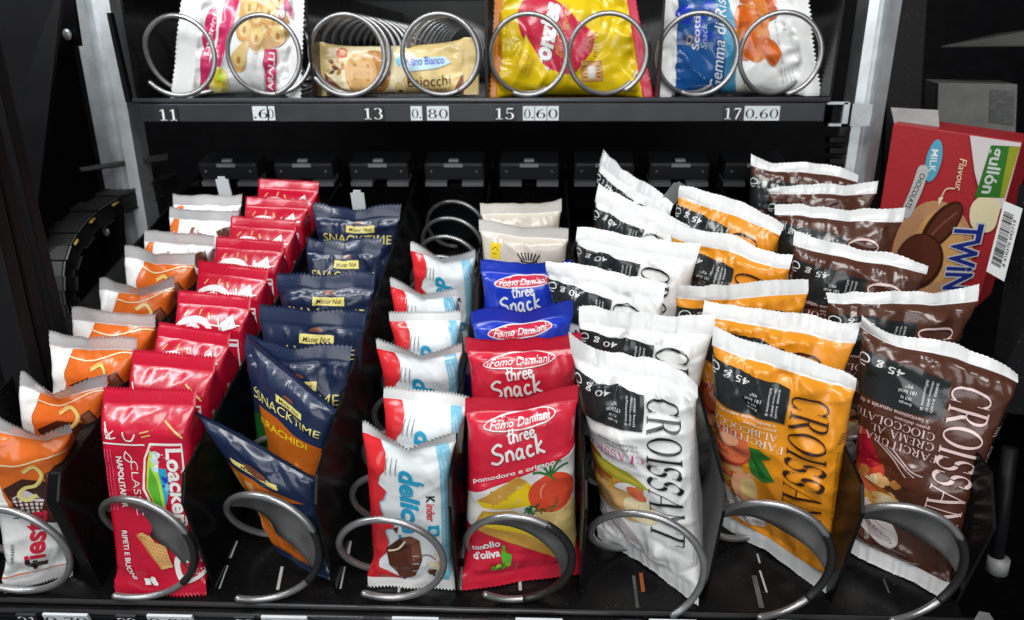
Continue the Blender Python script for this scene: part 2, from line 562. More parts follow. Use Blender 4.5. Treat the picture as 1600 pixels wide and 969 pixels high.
def make_bag(name, corners, art, cfg, body, seal, label, cat, group, seed=0, side=False):
    """corners BL, BR, TR, TL in world space (pack's own up); a flow wrap with two crimped ends"""
    BL, BR, TR, TL = [np.asarray(c, float) for c in corners]
    T, n = cfg.get('T', .025), cfg.get('n', 3.)
    st, sb = cfg.get('st', .009), cfg.get('sb', .009)
    m = cfg.get('m', 3.)
    H = np.linalg.norm((TL + TR) / 2 - (BL + BR) / 2)
    v0, v1 = sb / H, 1 - st / H
    NS, NB, nb, nm, nt = cfg.get('ns', 53), cfg.get('ns', 53), 4, cfg.get('nm', 58), 6
    v = np.concatenate([np.linspace(0, v0, nb + 1)[:-1], np.linspace(v0, v1, nm + 1), np.linspace(v1, 1, nt + 1)[1:]])
    r0, r1 = nb, nb + nm
    t = np.clip((v - v0) / (v1 - v0), 0, 1)
    g = np.maximum(1 - np.abs(2 * t - 1) ** m, 0) ** (1 / cfg.get('mp', 1.6))
    if 'ramp' in cfg:                                # brick shaped filling: straight slopes to the crimps
        lin = lambda q, r_: 1 - np.maximum(0, 1 - q / r_) ** 1.25
        g = lin(t, cfg['ramp'][0]) * lin(1 - t, cfg['ramp'][1])
    g = g * (1 + cfg.get('belly', .0) * (.5 - t))
    b = .0005 + T / 2 * g
    L, R = BL + (TL - BL) * v[:, None], BR + (TR - BR) * v[:, None]
    Rv, C = R - L, (L + R) / 2
    W = np.linalg.norm(Rv, axis=1)
    Rv = Rv / W[:, None]
    a = W / 2 - cfg.get('k', .4) * (b - .0005)
    UpL, UpR = TL - BL, TR - BR

    def ring(n_s, front):
        th = np.linspace(math.pi, 0, 81)
        ct, sn = np.cos(th), np.sin(th)
        X = np.sign(ct) * np.abs(ct) ** (2 / n)
        Y = np.abs(sn) ** (2 / n)
        xs, ys = np.zeros((len(v), n_s)), np.zeros((len(v), n_s))
        s = np.linspace(-1, 1, n_s)
        for i in range(len(v)):
            px, py = a[i] * X, b[i] * Y
            l = np.concatenate([[0], np.cumsum(np.hypot(np.diff(px), np.diff(py)))])
            l = 2 * l / l[-1] - 1
            xs[i], ys[i] = np.interp(s, l, px), np.interp(s, l, py)
        if not front:
            ys = -ys
        return s, xs, ys

    amp = cfg.get('amp', .001)
    ph = cfg.get('pleat', 1.6) * amp

    def build(n_s, front):
        s, xs, ys = ring(n_s, front)
        SS, VV = np.meshgrid(s, v)
        P = C[:, None, :] + Rv[:, None, :] * xs[..., None]
        up = norm(UpL * (1 - (SS[..., None] + 1) / 2) + UpR * (SS[..., None] + 1) / 2)
        N = norm(np.cross(np.broadcast_to(Rv[:, None, :], up.shape), up))
        P = P + N * ys[..., None]
        o0, o1 = cfg.get('off', (.85, .15))            # filling sits behind the line between the crimps
        P = P - N * ((b - .0005) * (o0 + (o1 - o0) * v))[:, None, None]
        sm = SS * .5 * W.mean() / .012
        vm = VV * H / .012
        q = seed * 17 + (0 if front else 5)
        d = amp * .8 * vnoise(sm * .45, vm * .45, q + 1)
        d = d + amp * .55 * (.45 - np.abs(vnoise(sm * .8 + vm * .35, vm * .7 - sm * .3, q + 2)) * 1.6)
        rnd = random.Random(q)                           # sharp creases in the film
        hw, hh = np.abs(sm).max(), vm.max()
        for _ in range(cfg.get('creases', 26)):
            x0 = rnd.choice((-1, 1)) * hw * (1 - rnd.random() ** 1.6 * .95)
            y0 = (rnd.random() ** 1.3 * .5 * hh if rnd.random() < .5 else hh - rnd.random() ** 1.3 * .5 * hh)
            an = rnd.gauss(0, .45) + (math.pi / 2 if rnd.random() < .55 else 0) + (.5 if x0 * (y0 - hh / 2) > 0 else -.5) * .6
            ln_, wd = rnd.uniform(.5, 1.9), rnd.uniform(.10, .30)
            al, ac = (sm - x0) * math.cos(an) + (vm - y0) * math.sin(an), -(sm - x0) * math.sin(an) + (vm - y0) * math.cos(an)
            side_ = np.where(ac > 0, wd, wd * rnd.uniform(1.2, 3.))
            d = d + rnd.choice((1, 1, -.8)) * amp * rnd.uniform(.5, 1.35) * np.maximum(0, 1 - (al / ln_) ** 2) * np.exp(-np.abs(ac) / side_)
        dist = np.minimum(np.abs(VV - v0), np.abs(v1 - VV)) * H
        d = d + ph * np.exp(-dist / .010) * (.7 * vnoise(sm * 1.5, vm * .5, q + 4) + .8 * (.4 - np.abs(vnoise(sm * 2.4 + vm * .3, vm * .4, q + 6))))
        mask = np.clip(dist / .003, 0, 1) * ((VV > v0) & (VV < v1)) * (1 - .6 * np.abs(SS) ** 4)
        P = P + N * (d * mask * (1 if front else -1))[..., None]
        # crimped ends: ribs, waves, folds
        for (hi, sl, f) in ((True, st, cfg.get('top', {})), (False, sb, cfg.get('bot', {}))):
            tt = np.clip((VV - v1) / (1 - v1), 0, 1) if hi else np.clip((v0 - VV) / v0, 0, 1)
            w = f.get('wave', .0015) * vnoise(SS * f.get('wf', 2.2) + 7, VV * 0 + .5, q + (11 if hi else 12) - (0 if front else 5))
            fl = f.get('flop', 0.) * tt ** 1.4
            vd = f.get('dip', 0.) * (1 - np.abs(SS - f.get('dc', 0.))) 
            # neighbouring film follows the end a little way down
            near = np.exp(-np.maximum(((v1 - VV) if hi else (VV - v0)), 0) * H / .010)
            rel = np.where(tt > 0, .55 + .45 * tt, .55 * near)
            # the crimp line itself wanders up and down, and carries fine upright pleats
            hgt = f.get('wob', .0) * (vnoise(SS * f.get('wobf', 1.7) + 3, VV * 0 + .3, q + (13 if hi else 14) - (0 if front else 5)) + .35 * vnoise(SS * 5, VV * 0 + .3, q + (15 if hi else 16) - (0 if front else 5)))
            P = P + up * (hgt * rel)[..., None]
            P = P + N * (f.get('vrib', 0.) * vnoise(SS * 16, VV * 0 + .5, q + (17 if hi else 18) - (0 if front else 5)) * (tt > .15))[..., None]
            ear = f.get('ear', 0.)                        # one end of the crimp stands up, the rest sinks
            if ear:
                P = P + up * (abs(ear) * (np.clip(np.sign(ear) * SS, -1, 1) ** 3 - .1) * rel)[..., None]
            P = P + N * (fl + (w + vd) * rel)[..., None]
            P = P - up * (np.abs(vd) * f.get('sag', .5) * rel)[..., None] * (1 if hi else -1)
            # one corner folded over
            fo = f.get('fold', 0.)
            if fo:
                cc = np.clip((np.abs(SS) - .45) / .55, 0, 1) * (np.sign(SS) == np.sign(fo))
                P = P + (N * abs(fo) * .9 - up * abs(fo) * f.get('fd', .3))[...] * (cc * np.clip(tt * 1.2, 0, 1))[..., None]
            ribs = f.get('ribs', .00022) * np.where(np.arange(len(v))[:, None] % 2 == 0, 1, -1) * (tt > 0.05)
            P = P + N * ribs[..., None] * (1 if hi else 1)
            zz = f.get('zig', .0011)
            last = np.zeros(len(v)); last[-1 if hi else 0] = 1
            ss = np.arange(n_s) if front else np.round((s + 1) / 2 * (NS - 1))
            per = np.where(ss % 2 == 0, 1, -1)
            P = P + up * (zz * last[:, None] * per[None, :])[..., None] * (1 if hi else -1)
        return s, P, N

    s, PF, _ = build(NS, True)
    _, PB, _ = build(NB, False)
    # back ring shares the two side columns of the front
    PB[:, 0], PB[:, -1] = PF[:, 0], PF[:, -1]
    # grid normals
    du, dv = np.gradient(PF, axis=1), np.gradient(PF, axis=0)
    NF = norm(np.cross(du, dv))
    du, dv = np.gradient(PB, axis=1), np.gradient(PB, axis=0)
    NBk = -norm(np.cross(du, dv))
    base = C[0]
    root = thing(name, base, label, cat, group)

    def patch(nm_, ra, rb, m_, extra=None):
        rows = rb - ra + 1
        V = np.concatenate([PF[ra:rb + 1].reshape(-1, 3), PB[ra:rb + 1].reshape(-1, 3)])
        N_ = np.concatenate([NF[ra:rb + 1].reshape(-1, 3), NBk[ra:rb + 1].reshape(-1, 3)])
        Fc = []
        o = rows * NS
        for i in range(rows - 1):
            for j in range(NS - 1):
                Fc.append((i * NS + j, i * NS + j + 1, (i + 1) * NS + j + 1, (i + 1) * NS + j))
            for j in range(NB - 1):
                Fc.append((o + i * NB + j, o + (i + 1) * NB + j, o + (i + 1) * NB + j + 1, o + i * NB + j + 1))
        mats, idx = [m_], [0] * len(Fc)
        if extra is not None:
            keys = []
            vi = [V]; ni = [N_]
            cnt = len(V)
            for key, lay, T2 in extra:
                uv = T2.reshape(-1, 2) / np.array([art.W, art.H])
                if side:
                    uv = np.stack([1 - uv[:, 1], uv[:, 0]], 1)
                u_, v_ = np.clip(uv[:, 0], .002, .998), np.clip(uv[:, 1], .002, .998)
                fj = u_ * (NS - 1)
                fi = np.interp(v_, v, np.arange(len(v)))
                i0, j0 = np.minimum(fi.astype(int), len(v) - 2), np.minimum(fj.astype(int), NS - 2)
                a_, b_ = (fi - i0)[:, None], (fj - j0)[:, None]
                bil = lambda G: (G[i0, j0] * (1 - b_) + G[i0, j0 + 1] * b_) * (1 - a_) + (G[i0 + 1, j0] * (1 - b_) + G[i0 + 1, j0 + 1] * b_) * a_
                nn = norm(bil(NF))
                vi.append(bil(PF) + nn * (.00020 + .00003 * lay))
                ni.append(nn)
                if key not in keys:
                    keys.append(key)
                    mats.append(ink(key))
                mi = keys.index(key) + 1
                for q in range(len(T2)):
                    Fc.append((cnt, cnt + 1, cnt + 2))
                    idx.append(mi)
                    cnt += 3
            V, N_ = np.concatenate(vi), np.concatenate(ni)
        return mesh_obj(nm_, V, Fc, mats, idx, root, normals=N_)

    patch('pouch', r0, r1, body, split_art(art) if art else None)
    patch('top_seal', r1, len(v) - 1, seal)
    patch('bottom_seal', 0, r0, cfg.get('seal_b', seal))
    return root
# ------------------------------------------------------------------ printed fronts of the packs
def fine(A, key, x, y0, y1, rot, rows, h=1.0, dx=.022, words=('Ingredienti: farina di grano tenero', 'zucchero, burro, uova fresche')):
    """small print: rows of running text"""
    for i in range(rows):
        A.text(key, words[i % len(words)], x + i * dx, (y0 + y1) / 2, w=(y1 - y0) * A.H, h=h, rot=rot, keep=i > 0)


def croissant_art(kind):
    A = Art(86, 132)
    txt, sub = {'white': ('black', 'magenta'), 'orange': ('dark_brown', 'white'), 'brown': ('pinkish', 'pinkish')}[kind]
    # picture of the pastry, lower left
    if kind == 'brown':
        A.ell('peach_red', .10, .42, 15, 17, wob=.1, seed=3)
        A.ell('deep_red', .16, .46, 12, 9, 20, wob=.1, seed=4)
        A.blobs(('biscuit', 'gold', 'crumb', 'light_cream'), 10, 40, 31, 52, 16, 3.6, 5)
        A.ell('crust', .22, .29, 17, 8, -12, wob=.1, seed=6)
        A.ell('peach', .20, .30, 14, 6, -12, wob=.1, seed=7)
        A.ell('cream', .31, .285, 8.5, 6.5, 10, wob=.08, seed=8)
        A.ell('light_cream', .335, .29, 5, 4.5, wob=.1, seed=9)
        A.blobs(('gold', 'biscuit', 'crumb'), 6, 34, 22, 42, 12, 2.4, 10)
        A.ell('choc', .34, .475, 15, 7.5, -38, wob=.05, seed=11)          # cocoa pod
        for i in range(5):
            A.line('choc_light' if i % 2 else 'stamp', [(.22 + .02 * i, .52), (.31 + .022 * i, .485 - .004 * i), (.40 + .02 * i, .43 + .006 * i)], .55, keep=i > 0)
    elif kind == 'orange':
        A.ell('crust', .10, .36, 13, 16, 10, wob=.1, seed=3)
        A.blobs(('peach_light', 'peach', 'crumb', 'gold', 'stamp'), 2, 34, 34, 56, 34, 3.6, 4)
        A.ell('peach_light', .34, .33, 7.5, 9, wob=.08, seed=5)
        A.ell('cream', .365, .335, 4.6, 6.5, wob=.08, seed=6)
        A.poly('leaf', [(.36, .53), (.44, .50), (.52, .43), (.45, .40), (.38, .42), (.35, .48)])
        A.poly('dark_green', [(.36, .52), (.46, .44), (.50, .43), (.43, .42)], keep=False)
        A.poly('leaf', [(.33, .55), (.42, .56), (.49, .535), (.42, .50), (.36, .51)])
        A.ell('peach_red', .20, .505, 14.5, 13, 20, wob=.02, seed=7)
        A.ell('peach', .23, .515, 11.5, 11, 20, wob=.02, seed=8)
        A.ell('peach_light', .22, .545, 6, 4, 20, wob=.05, seed=9)
    else:
        A.ell('crust', .10, .42, 15, 17, wob=.08, seed=3)
        A.ell('crumb', .16, .36, 20, 12, -8, wob=.08, seed=4)
        A.blobs(('gold', 'biscuit', 'crumb', 'tan', 'crust'), 2, 40, 36, 58, 38, 3.8, 5)
        A.ell('biscuit', .32, .33, 13, 8, -10, wob=.08, seed=6)
        A.ell('light_cream', .42, .33, 8, 7.5, wob=.08, seed=7)
        A.ell('white', .34, .42, 5, 3, 20, wob=.15, seed=8)
        A.ell('peach', .40, .405, 5, 3.4, -20, wob=.08, seed=9)
        A.poly('olive', [(.14, .515), (.24, .52), (.36, .50), (.48, .445), (.38, .44), (.26, .455), (.18, .48)])
        A.poly('leaf_yellow', [(.16, .51), (.28, .50), (.44, .45), (.32, .46), (.22, .48)])
    for q, (key, kk_, T) in enumerate(A.L):            # picture fills most of the width
        sx_, sy_, up_ = {'white': (1.25, 1.05, 0), 'orange': (1.04, 1., 0), 'brown': (1.12, 1.05, 2)}[kind]
        A.L[q] = (key, kk_, (T - np.array([0, 50.])) * np.array([sx_, sy_]) + np.array([0, 50. + up_]))
    # maker's stamp at the bottom
    A.ell('stamp', .27, .205, 20, 9, -24)
    A.text('black', 'GIOVANNI COVA & C', .29, .185, h=2.3, w=29, rot=158)
    A.line('black', [(.12, .255), (.25, .225), (.38, .19)], .3)
    # nutrition label
    A.poly('label_black', [(.01, .895), (.30, .885), (.58, .865), (.565, .715), (.30, .70), (.0, .72)])
    w = '40' if kind == 'white' else '45'
    A.text('white', w + ' g', .235, .855, h=5.2, w=15, rot=180, bold=.006)
    A.line('white', [(.035, .845), (.10, .853), (.095, .873), (.06, .88), (.035, .86), (.05, .835), (.09, .835)], .7)
    for i, s_ in enumerate(('Energia', '721 kJ', '172 kcal', '9%*') if kind == 'white' else ('Energia', '762 kJ', '181 kcal', '9%*')):
        A.text('white', s_, .36, .738 + .022 * i, h=1.9, rot=180, keep=i > 0)
    for i, s_ in enumerate(("dell'assunzione di", 'riferimento (8400 kJ/', '2000 kcal)')):
        A.text('white', s_, .455 + .027 * i, .79, h=1.5, w=16, rot=-92, keep=i > 0)
    # writing
    if kind == 'brown':
        A.text(txt, 'a lievitazione naturale e dal', .30, .690, h=2.2, w=35, rot=180)
        A.text(txt, 'gusto delicato', .42, .668, h=2.2, w=17, rot=180)
        A.serif(txt, 'CIOCCOLATO', .31, .638, h=4.3, w=42, rot=180)
        A.serif(txt, 'CREMA AL', .38, .598, h=4.3, w=31, rot=180)
        A.serif(txt, 'FARCITURA DI', .33, .556, h=4.3, w=45, rot=180)
    elif kind == 'orange':
        A.text('white', 'a lievitazione naturale e dal', .29, .690, h=1.9, w=38, rot=180)
        A.text('white', 'gusto delicato', .42, .670, h=1.9, w=17, rot=180)
        A.serif(sub, 'ALBICOCCA', .32, .635, h=4.6, w=36, rot=180)
        A.serif(sub, 'FARCITURA', .35, .592, h=4.6, w=38, rot=180)
    else:
        A.text('black', 'a lievitazione naturale', .39, .645, h=1.8, w=24, rot=180)
        A.text('black', 'e dal gusto delicato', .42, .625, h=1.8, w=20, rot=180)
        A.serif(sub, 'CLASSICO', .35, .585, h=5.4, w=38, rot=180)
    A.serif(txt, 'CROISSANT', .705, .545, h=21, w=84, rot=-90, gap=.02)
    kk = txt if kind != 'orange' else 'dark_brown'
    if kind == 'white':
        kk = 'grey'
    fine(A, kk, .885, .15, .66, -90, 2, h=1.3)
    fine(A, kk, .955, .10, .80, -90, 2, h=1.3, dx=.03, words=('prodotto e confezionato in Italia da conservare in luogo fresco e asciutto', 'Ingredienti: farina di grano tenero, zucchero, burro, uova fresche, lievito'))
    if kind != 'white':
        for i in range(4):
            A.line(kk, [(.87 + .006 * i, .70 + i * .012), (.97 + .006 * i, .715 + i * .012)], .4, keep=i > 0)
    return A


def wafer_art(front=True):
    A = Art(70, 118)
    # upper slope under the crimp
    if front:
        A.line('white', [(.16, .86), (.24, .80), (.20, .79), (.27, .825)], .7)
        A.line('white', [(.19, .84), (.22, .79), (.29, .795)], .7)
        A.line('white', [(.36, .825), (.37, .79), (.42, .785), (.45, .815)], .8)
        for i in range(2):
            A.line('biscuit', [(.49 + .012 * i, .82 - .018 * i), (.56 + .012 * i, .83 - .018 * i)], .8, keep=i > 0)
            A.line('cream', [(.72 - .03 * i, .86 + .012 * i), (.82 - .01 * i, .80 + .012 * i)], 1.0, keep=True)
    else:
        A.ell('white', .36, .805, 14, 9, 0, 14, 170)
        A.ell('loacker_red', .36, .797, 11, 6.2, 0, 0, 180)
        A.ell('white', .34, .812, 5.5, 3.6, 20, wob=.15, seed=3)
        A.line('loacker_red', [(.30, .812), (.34, .825), (.37, .812), (.33, .803)], .7)
        for i, (x, y, d) in enumerate(((.22, .905, -.01), (.37, .915, .012), (.48, .90, .035))):
            A.line('biscuit', [(x, y), (x + d, y - .028)], 1.3, keep=i > 0)
        A.poly('white', [(.64, .855), (.78, .905), (.80, .84), (.66, .815)])
        A.text('loacker_red', 'Loacker', .735, .86, h=1.5, w=6, rot=60)
        A.line('white', [(.5, .845), (.65, .84), (.84, .85)], .8)
        A.line('white', [(.61, .875), (.64, .82)], 1.2)
    A.line('white', [(.17, .765), (.4, .765), (.52, .765)], .8)
    # front face
    A.poly('white', [(.56, .775), (.81, .775), (.815, .62), (.79, .37), (.72, .33), (.60, .36), (.525, .44), (.455, .545), (.50, .70)])
    A.poly('loacker_red', [(.57, .764), (.80, .764), (.80, .62), (.775, .38), (.715, .345), (.61, .373), (.54, .445), (.475, .548), (.515, .70)])
    A.poly('lime', [(.555, .745), (.59, .70), (.62, .60), (.63, .44), (.615, .39), (.56, .44), (.49, .55), (.525, .68)])
    A.poly('green', [(.54, .66), (.58, .60), (.60, .50), (.61, .41), (.56, .45), (.50, .55)])
    A.blobs(('white', 'pale_blue', 'light_grey'), 40, 76, 43, 86, 14, 2.0, 4)
    A.poly('cyan', [(.605, .655), (.67, .65), (.675, .57), (.655, .50), (.63, .46), (.62, .55)])
    A.blobs(('cyan', 'sky', 'blue'), 44, 60, 47, 74, 12, 1.5, 6)
    A.put('white', text_tris('Loacker', .03), .745, .565, h=9, w=44, rot=-90)
    A.text('white', 'CLASSIC', .415, .55, h=4, w=32, rot=-90, bold=-.012)
    A.line('white', [(.36, .735), (.40, .70), (.385, .68), (.345, .70), (.36, .73)], .6)
    A.text('white', 'NAPOLITANER', .30, .58, h=3.4, w=30, rot=-90, bold=.03)
    fine(A, 'pink', .185, .44, .74, -90, 3, h=1., dx=.026, words=('Wafer con ripieno di crema alle nocciole', 'Waffeln mit Haselnusscremefullung'))
    A.text('white', 'RIPETI E BUONI', .27, .21, h=3.0, w=30, rot=-90, bold=.02)
    # wafer bars
    for i in range(3):
        o = .024 * i
        A.poly('crumb', [(.36 + o, .315 - o * .3), (.42 + o, .33 - o * .3), (.60 + o * .6, .15 + o * .1), (.54 + o * .6, .135 + o * .1)])
        A.poly('biscuit', [(.38 + o, .322 - o * .3), (.42 + o, .33 - o * .3), (.60 + o * .6, .16 + o * .1), (.565 + o * .6, .148 + o * .1)])
    A.poly('biscuit', [(.40, .30), (.60, .26), (.635, .15), (.55, .14)])
    for i in range(7):
        A.line('crumb', [(.42 + .028 * i, .296 - .005 * i), (.53 + .016 * i, .15 + .003 * i)], .35, keep=i > 0)
        A.line('crumb', [(.42 + .02 * i, .29 - .021 * i), (.605 + .004 * i, .26 - .016 * i)], .35, keep=True)
    A.ell('white', .80, .16, 10.5, 11)
    A.ell('loacker_red', .80, .16, 7, 7.6)
    A.ell('white', .76, .20, 2.6, 2.4)
    A.poly('white', [(.36, .09), (.42, .09), (.42, .055), (.36, .055)])
    A.ell('white', .46, .075, 2.2, 3, 20, wob=.2, seed=5)
    for i in range(2):
        A.line('cream', [(.70 + .02 * i, .33 - .01 * i), (.77 + .02 * i, .285 - .01 * i)], 1.0, keep=i > 0)
    # side panel
    A.text('white', 'SNACK PIÙ', .915, .64, h=3, w=24, rot=-90, bold=.01)
    return A


def cake_art():
    A = Art(72, 122)
    A.poly('bright_red', [(.22, .936), (.30, .88), (.34, .80), (.28, .755), (.255, .70), (.33, .655), (.30, .60), (.26, .58), (.29, .50), (.37, .47), (.38, .42),
                          (.30, .40), (.33, .33), (.30, .26), (.22, .20), (.16, .065), (.001, .065), (.001, .936)])
    A.line('sky', [(.33, .655), (.30, .60), (.262, .58), (.29, .50), (.37, .47), (.375, .42), (.30, .40), (.325, .33), (.30, .26)], .9)
    A.poly('bright_red', [(.0, .24), (.14, .17), (.42, .065), (.0, .065)])
    A.poly('sky', [(.80, .936), (.93, .936), (.93, .065), (.80, .065)])
    for i in range(3):
        A.text('white', 'cuor di cioccolato al latte e nocciole, merendina', .825 + .04 * i, .5, h=1.7, w=90, rot=-90, keep=i > 0)
    A.line('pale_blue', [(.855, .9), (.855, .1)], .5)
    A.text('cyan', 'delice', .53, .60, h=13, w=50, rot=-90, bold=.04, shear=.15)
    A.line('cyan', [(.615, .735), (.66, .715)], 2.0)
    A.line('cyan', [(.42, .38), (.47, .30), (.56, .28)], 2.0)
    A.text('black', 'K', .71, .625, h=5.4, rot=-90, bold=.03)
    A.text('bright_red', 'inder', .71, .54, h=5.2, w=14, rot=-90, bold=.02)
    A.poly('cyan', [(.68, .45), (.78, .455), (.78, .385), (.68, .375)])
    A.ell('pale_blue', .73, .415, 2.2, 2.2)
    for i in range(6):
        A.line('grey', [(.33 + .045 * (i % 3), .86 - .03 * (i // 3)), (.33 + .045 * (i % 3), .80 - .03 * (i // 3))], .8, keep=i > 0)
    # cake bar
    A.poly('choc', [(.29, .285), (.42, .36), (.52, .375), (.60, .345), (.62, .22), (.56, .11), (.42, .06), (.31, .17)])
    A.poly('choc_light', [(.42, .355), (.52, .37), (.595, .345), (.52, .315)])
    A.poly('choc_dark', [(.29, .285), (.40, .26), (.50, .30), (.44, .35)])
    A.line('light_cream', [(.31, .275), (.40, .285), (.47, .34)], 1.4)
    A.poly('choc_light', [(.52, .31), (.60, .34), (.61, .24), (.53, .20)])
    for i in range(3):
        A.line('stamp', [(.53, .24 - .05 * i), (.59, .245 - .05 * i)], .5, keep=i > 0)
    A.poly('choc', [(.36, .42), (.42, .44), (.40, .39)])
    # flower and nut
    A.blobs(('light_cream', 'white', 'light_grey', 'peach_light'), 50, 16, 58, 34, 14, 3.4, 9)
    A.blobs(('choc_light', 'choc'), 49, 13, 54, 20, 6, 2.4, 12)
    A.line('choc_light', [(.62, .25), (.68, .255), (.74, .22)], .8)
    return A


def cracker_art(kind):
    A = Art(88, 118)
    if kind == 'red':
        A.poly('white', [(.02, .36), (.06, .53), (.18, .555), (.40, .60), (.70, .665), (.985, .735), (.985, .22), (.80, .17), (.5, .27), (.22, .34)])
        A.poly('yellow', [(.15, .50), (.44, .62), (.60, .53), (.62, .45), (.38, .44), (.20, .455)])
        A.poly('gold', [(.15, .50), (.44, .62), (.52, .58), (.30, .47)])
        A.blobs(('cream', 'gold'), 22, 55, 48, 66, 14, 1.2, 3)
        A.poly('cream', [(.55, .46), (.83, .47), (.92, .40), (.90, .14), (.80, .12), (.62, .30)])
        A.blobs(('light_cream', 'tan'), 58, 22, 76, 50, 16, 1.0, 4)
        A.poly('gold', [(.13, .35), (.20, .44), (.42, .43), (.66, .34), (.80, .20), (.74, .13), (.45, .24)])
        A.poly('yellow', [(.16, .37), (.22, .43), (.42, .42), (.64, .34), (.77, .20), (.48, .30)])
        A.ell('tomato', .70, .505, 15.5, 12.5, 0, wob=.03, seed=2)
        A.ell('tomato_light', .655, .51, 4, 6.5, 15, wob=.06, seed=3)
        A.ell('peach_red', .75, .49, 8, 8.5, -10, wob=.05, seed=5)
        A.ell('tomato', .72, .505, 9, 9, -10, wob=.05, seed=6)
        for i, (dx, dy) in enumerate(((-.13, .03), (-.09, .065), (0, .055), (.08, .075), (.14, .045), (.04, -.02))):
            A.line('leaf', [(.68, .60), (.68 + dx * .6, .60 + dy * .9), (.68 + dx, .60 + dy)], 1.4, keep=i > 0)
        rnd = random.Random(4)
        for i in range(34):
            x, y = .5 + .24 * rnd.random(), .415 + .03 * rnd.random()
            A.line('dark_green' if i % 2 else 'leaf', [(x, y), (x + rnd.uniform(-.04, .04), y + rnd.uniform(-.03, .03))], .7, keep=i > 0)
        A.text('white', 'con', .165, .235, h=2.6, rot=5, bold=.02)
        A.text('white', 'olio', .265, .255, h=5, w=11, rot=6, bold=.03)
        A.text('white', "d'oliva", .225, .195, h=5, w=17, rot=6, bold=.03)
        A.poly('green', [(.345, .25), (.36, .25), (.37, .20), (.41, .19), (.40, .13), (.34, .12), (.33, .18)])
        for i in range(4):
            A.ell('lime' if i % 2 else 'green', .27 + .035 * i, .12 + .012 * (i % 2), 2.0, 1.5, 25, keep=i > 0)
            A.line('leaf', [(.25 + .03 * i, .10), (.29 + .03 * i, .14)], .6, keep=True)
        A.text('white', 'pomodoro e origano', .42, .638, h=3.6, w=52, rot=9, bold=.015)
    else:
        A.poly('white', [(.02, .30), (.06, .45), (.40, .55), (.985, .62), (.985, .22), (.5, .27)])
    A.ell('white', .47, .885, 26, 4.4, 3)
    A.ell('red' if kind == 'red' else 'oval_red', .47, .885, 25.2, 3.7, 3)
    A.text('white', 'Fomo Damiani', .47, .885, h=4.2, w=43, rot=3, bold=.015, shear=.25)
    # handwriting
    def hw(strokes, ox, oy, sc, w):
        first = True
        for st in strokes:
            P = [(ox + (x * .99 - y * .14) * sc / A.W, oy + (y * .99 + x * .14) * sc / A.H) for x, y in st]
            A.line('white', P, w, keep=not first)
            first = False
    hw([[(.2, 1.2), (.15, .5), (.25, .05), (.45, .1)], [(-.05, .75), (.5, .8)],                              # t
        [(.65, 1.2), (.6, 0)], [(.61, .4), (.8, .62), (1., .5), (1., 0)],                                    # h
        [(1.3, .62), (1.28, 0)], [(1.29, .4), (1.45, .6), (1.62, .6)],                                       # r
        [(1.8, .35), (2.15, .4), (2.1, .62), (1.85, .6), (1.78, .25), (2., 0), (2.25, .1)],                  # e
        [(2.4, .35), (2.75, .4), (2.7, .62), (2.45, .6), (2.38, .25), (2.6, 0), (2.9, .12)]], .37, .788, 6.4, 1.15)
    hw([[(.7, 1.05), (.4, 1.2), (.05, .95), (.2, .7), (.6, .5), (.65, .2), (.3, -.02), (-.1, .15)],          # S
        [(.95, .65), (.97, 0)], [(.96, .4), (1.15, .65), (1.35, .5), (1.38, 0)],                             # n
        [(2., .55), (1.75, .65), (1.6, .3), (1.75, 0), (2., .25), (2.02, .6), (2.05, .05), (2.2, 0)],        # a
        [(2.75, .55), (2.5, .62), (2.38, .3), (2.55, 0), (2.85, .1)],                                        # c
        [(3.1, 1.25), (3.08, 0)], [(3.5, .7), (3.12, .35), (3.6, -.05)]], .27, .692, 9.2, 1.6)
    return A


def biscuit_art():
    A = Art(84, 116)
    A.poly('yellow', [(.18, .87), (.29, .87), (.29, .77), (.18, .77)])
    A.line('dark_brown', [(.2, .82), (.235, .84), (.27, .82)], .5)
    A.line('dark_brown', [(.21, .80), (.26, .80)], .4)
    for i in range(7):
        t = (i - 3) / 3
        A.line('black', [(.58 + .06 * t, .79 - .006 * t * t), (.58 + .11 * t, .84 - .012 * t * t)], 1.1, keep=i > 0)
    A.line('black', [(.50, .78), (.58, .775), (.66, .785)], 1.0)
    A.serif('blue', 'GOLD TIME', .42, .69, h=6, w=44)
    A.poly('beige_grey', [(.02, .80), (.12, .76), (.24, .66), (.02, .64)])
    A.ell('biscuit', .5, .35, 24, 24)
    A.ell('crumb', .5, .35, 17, 17)
    return A


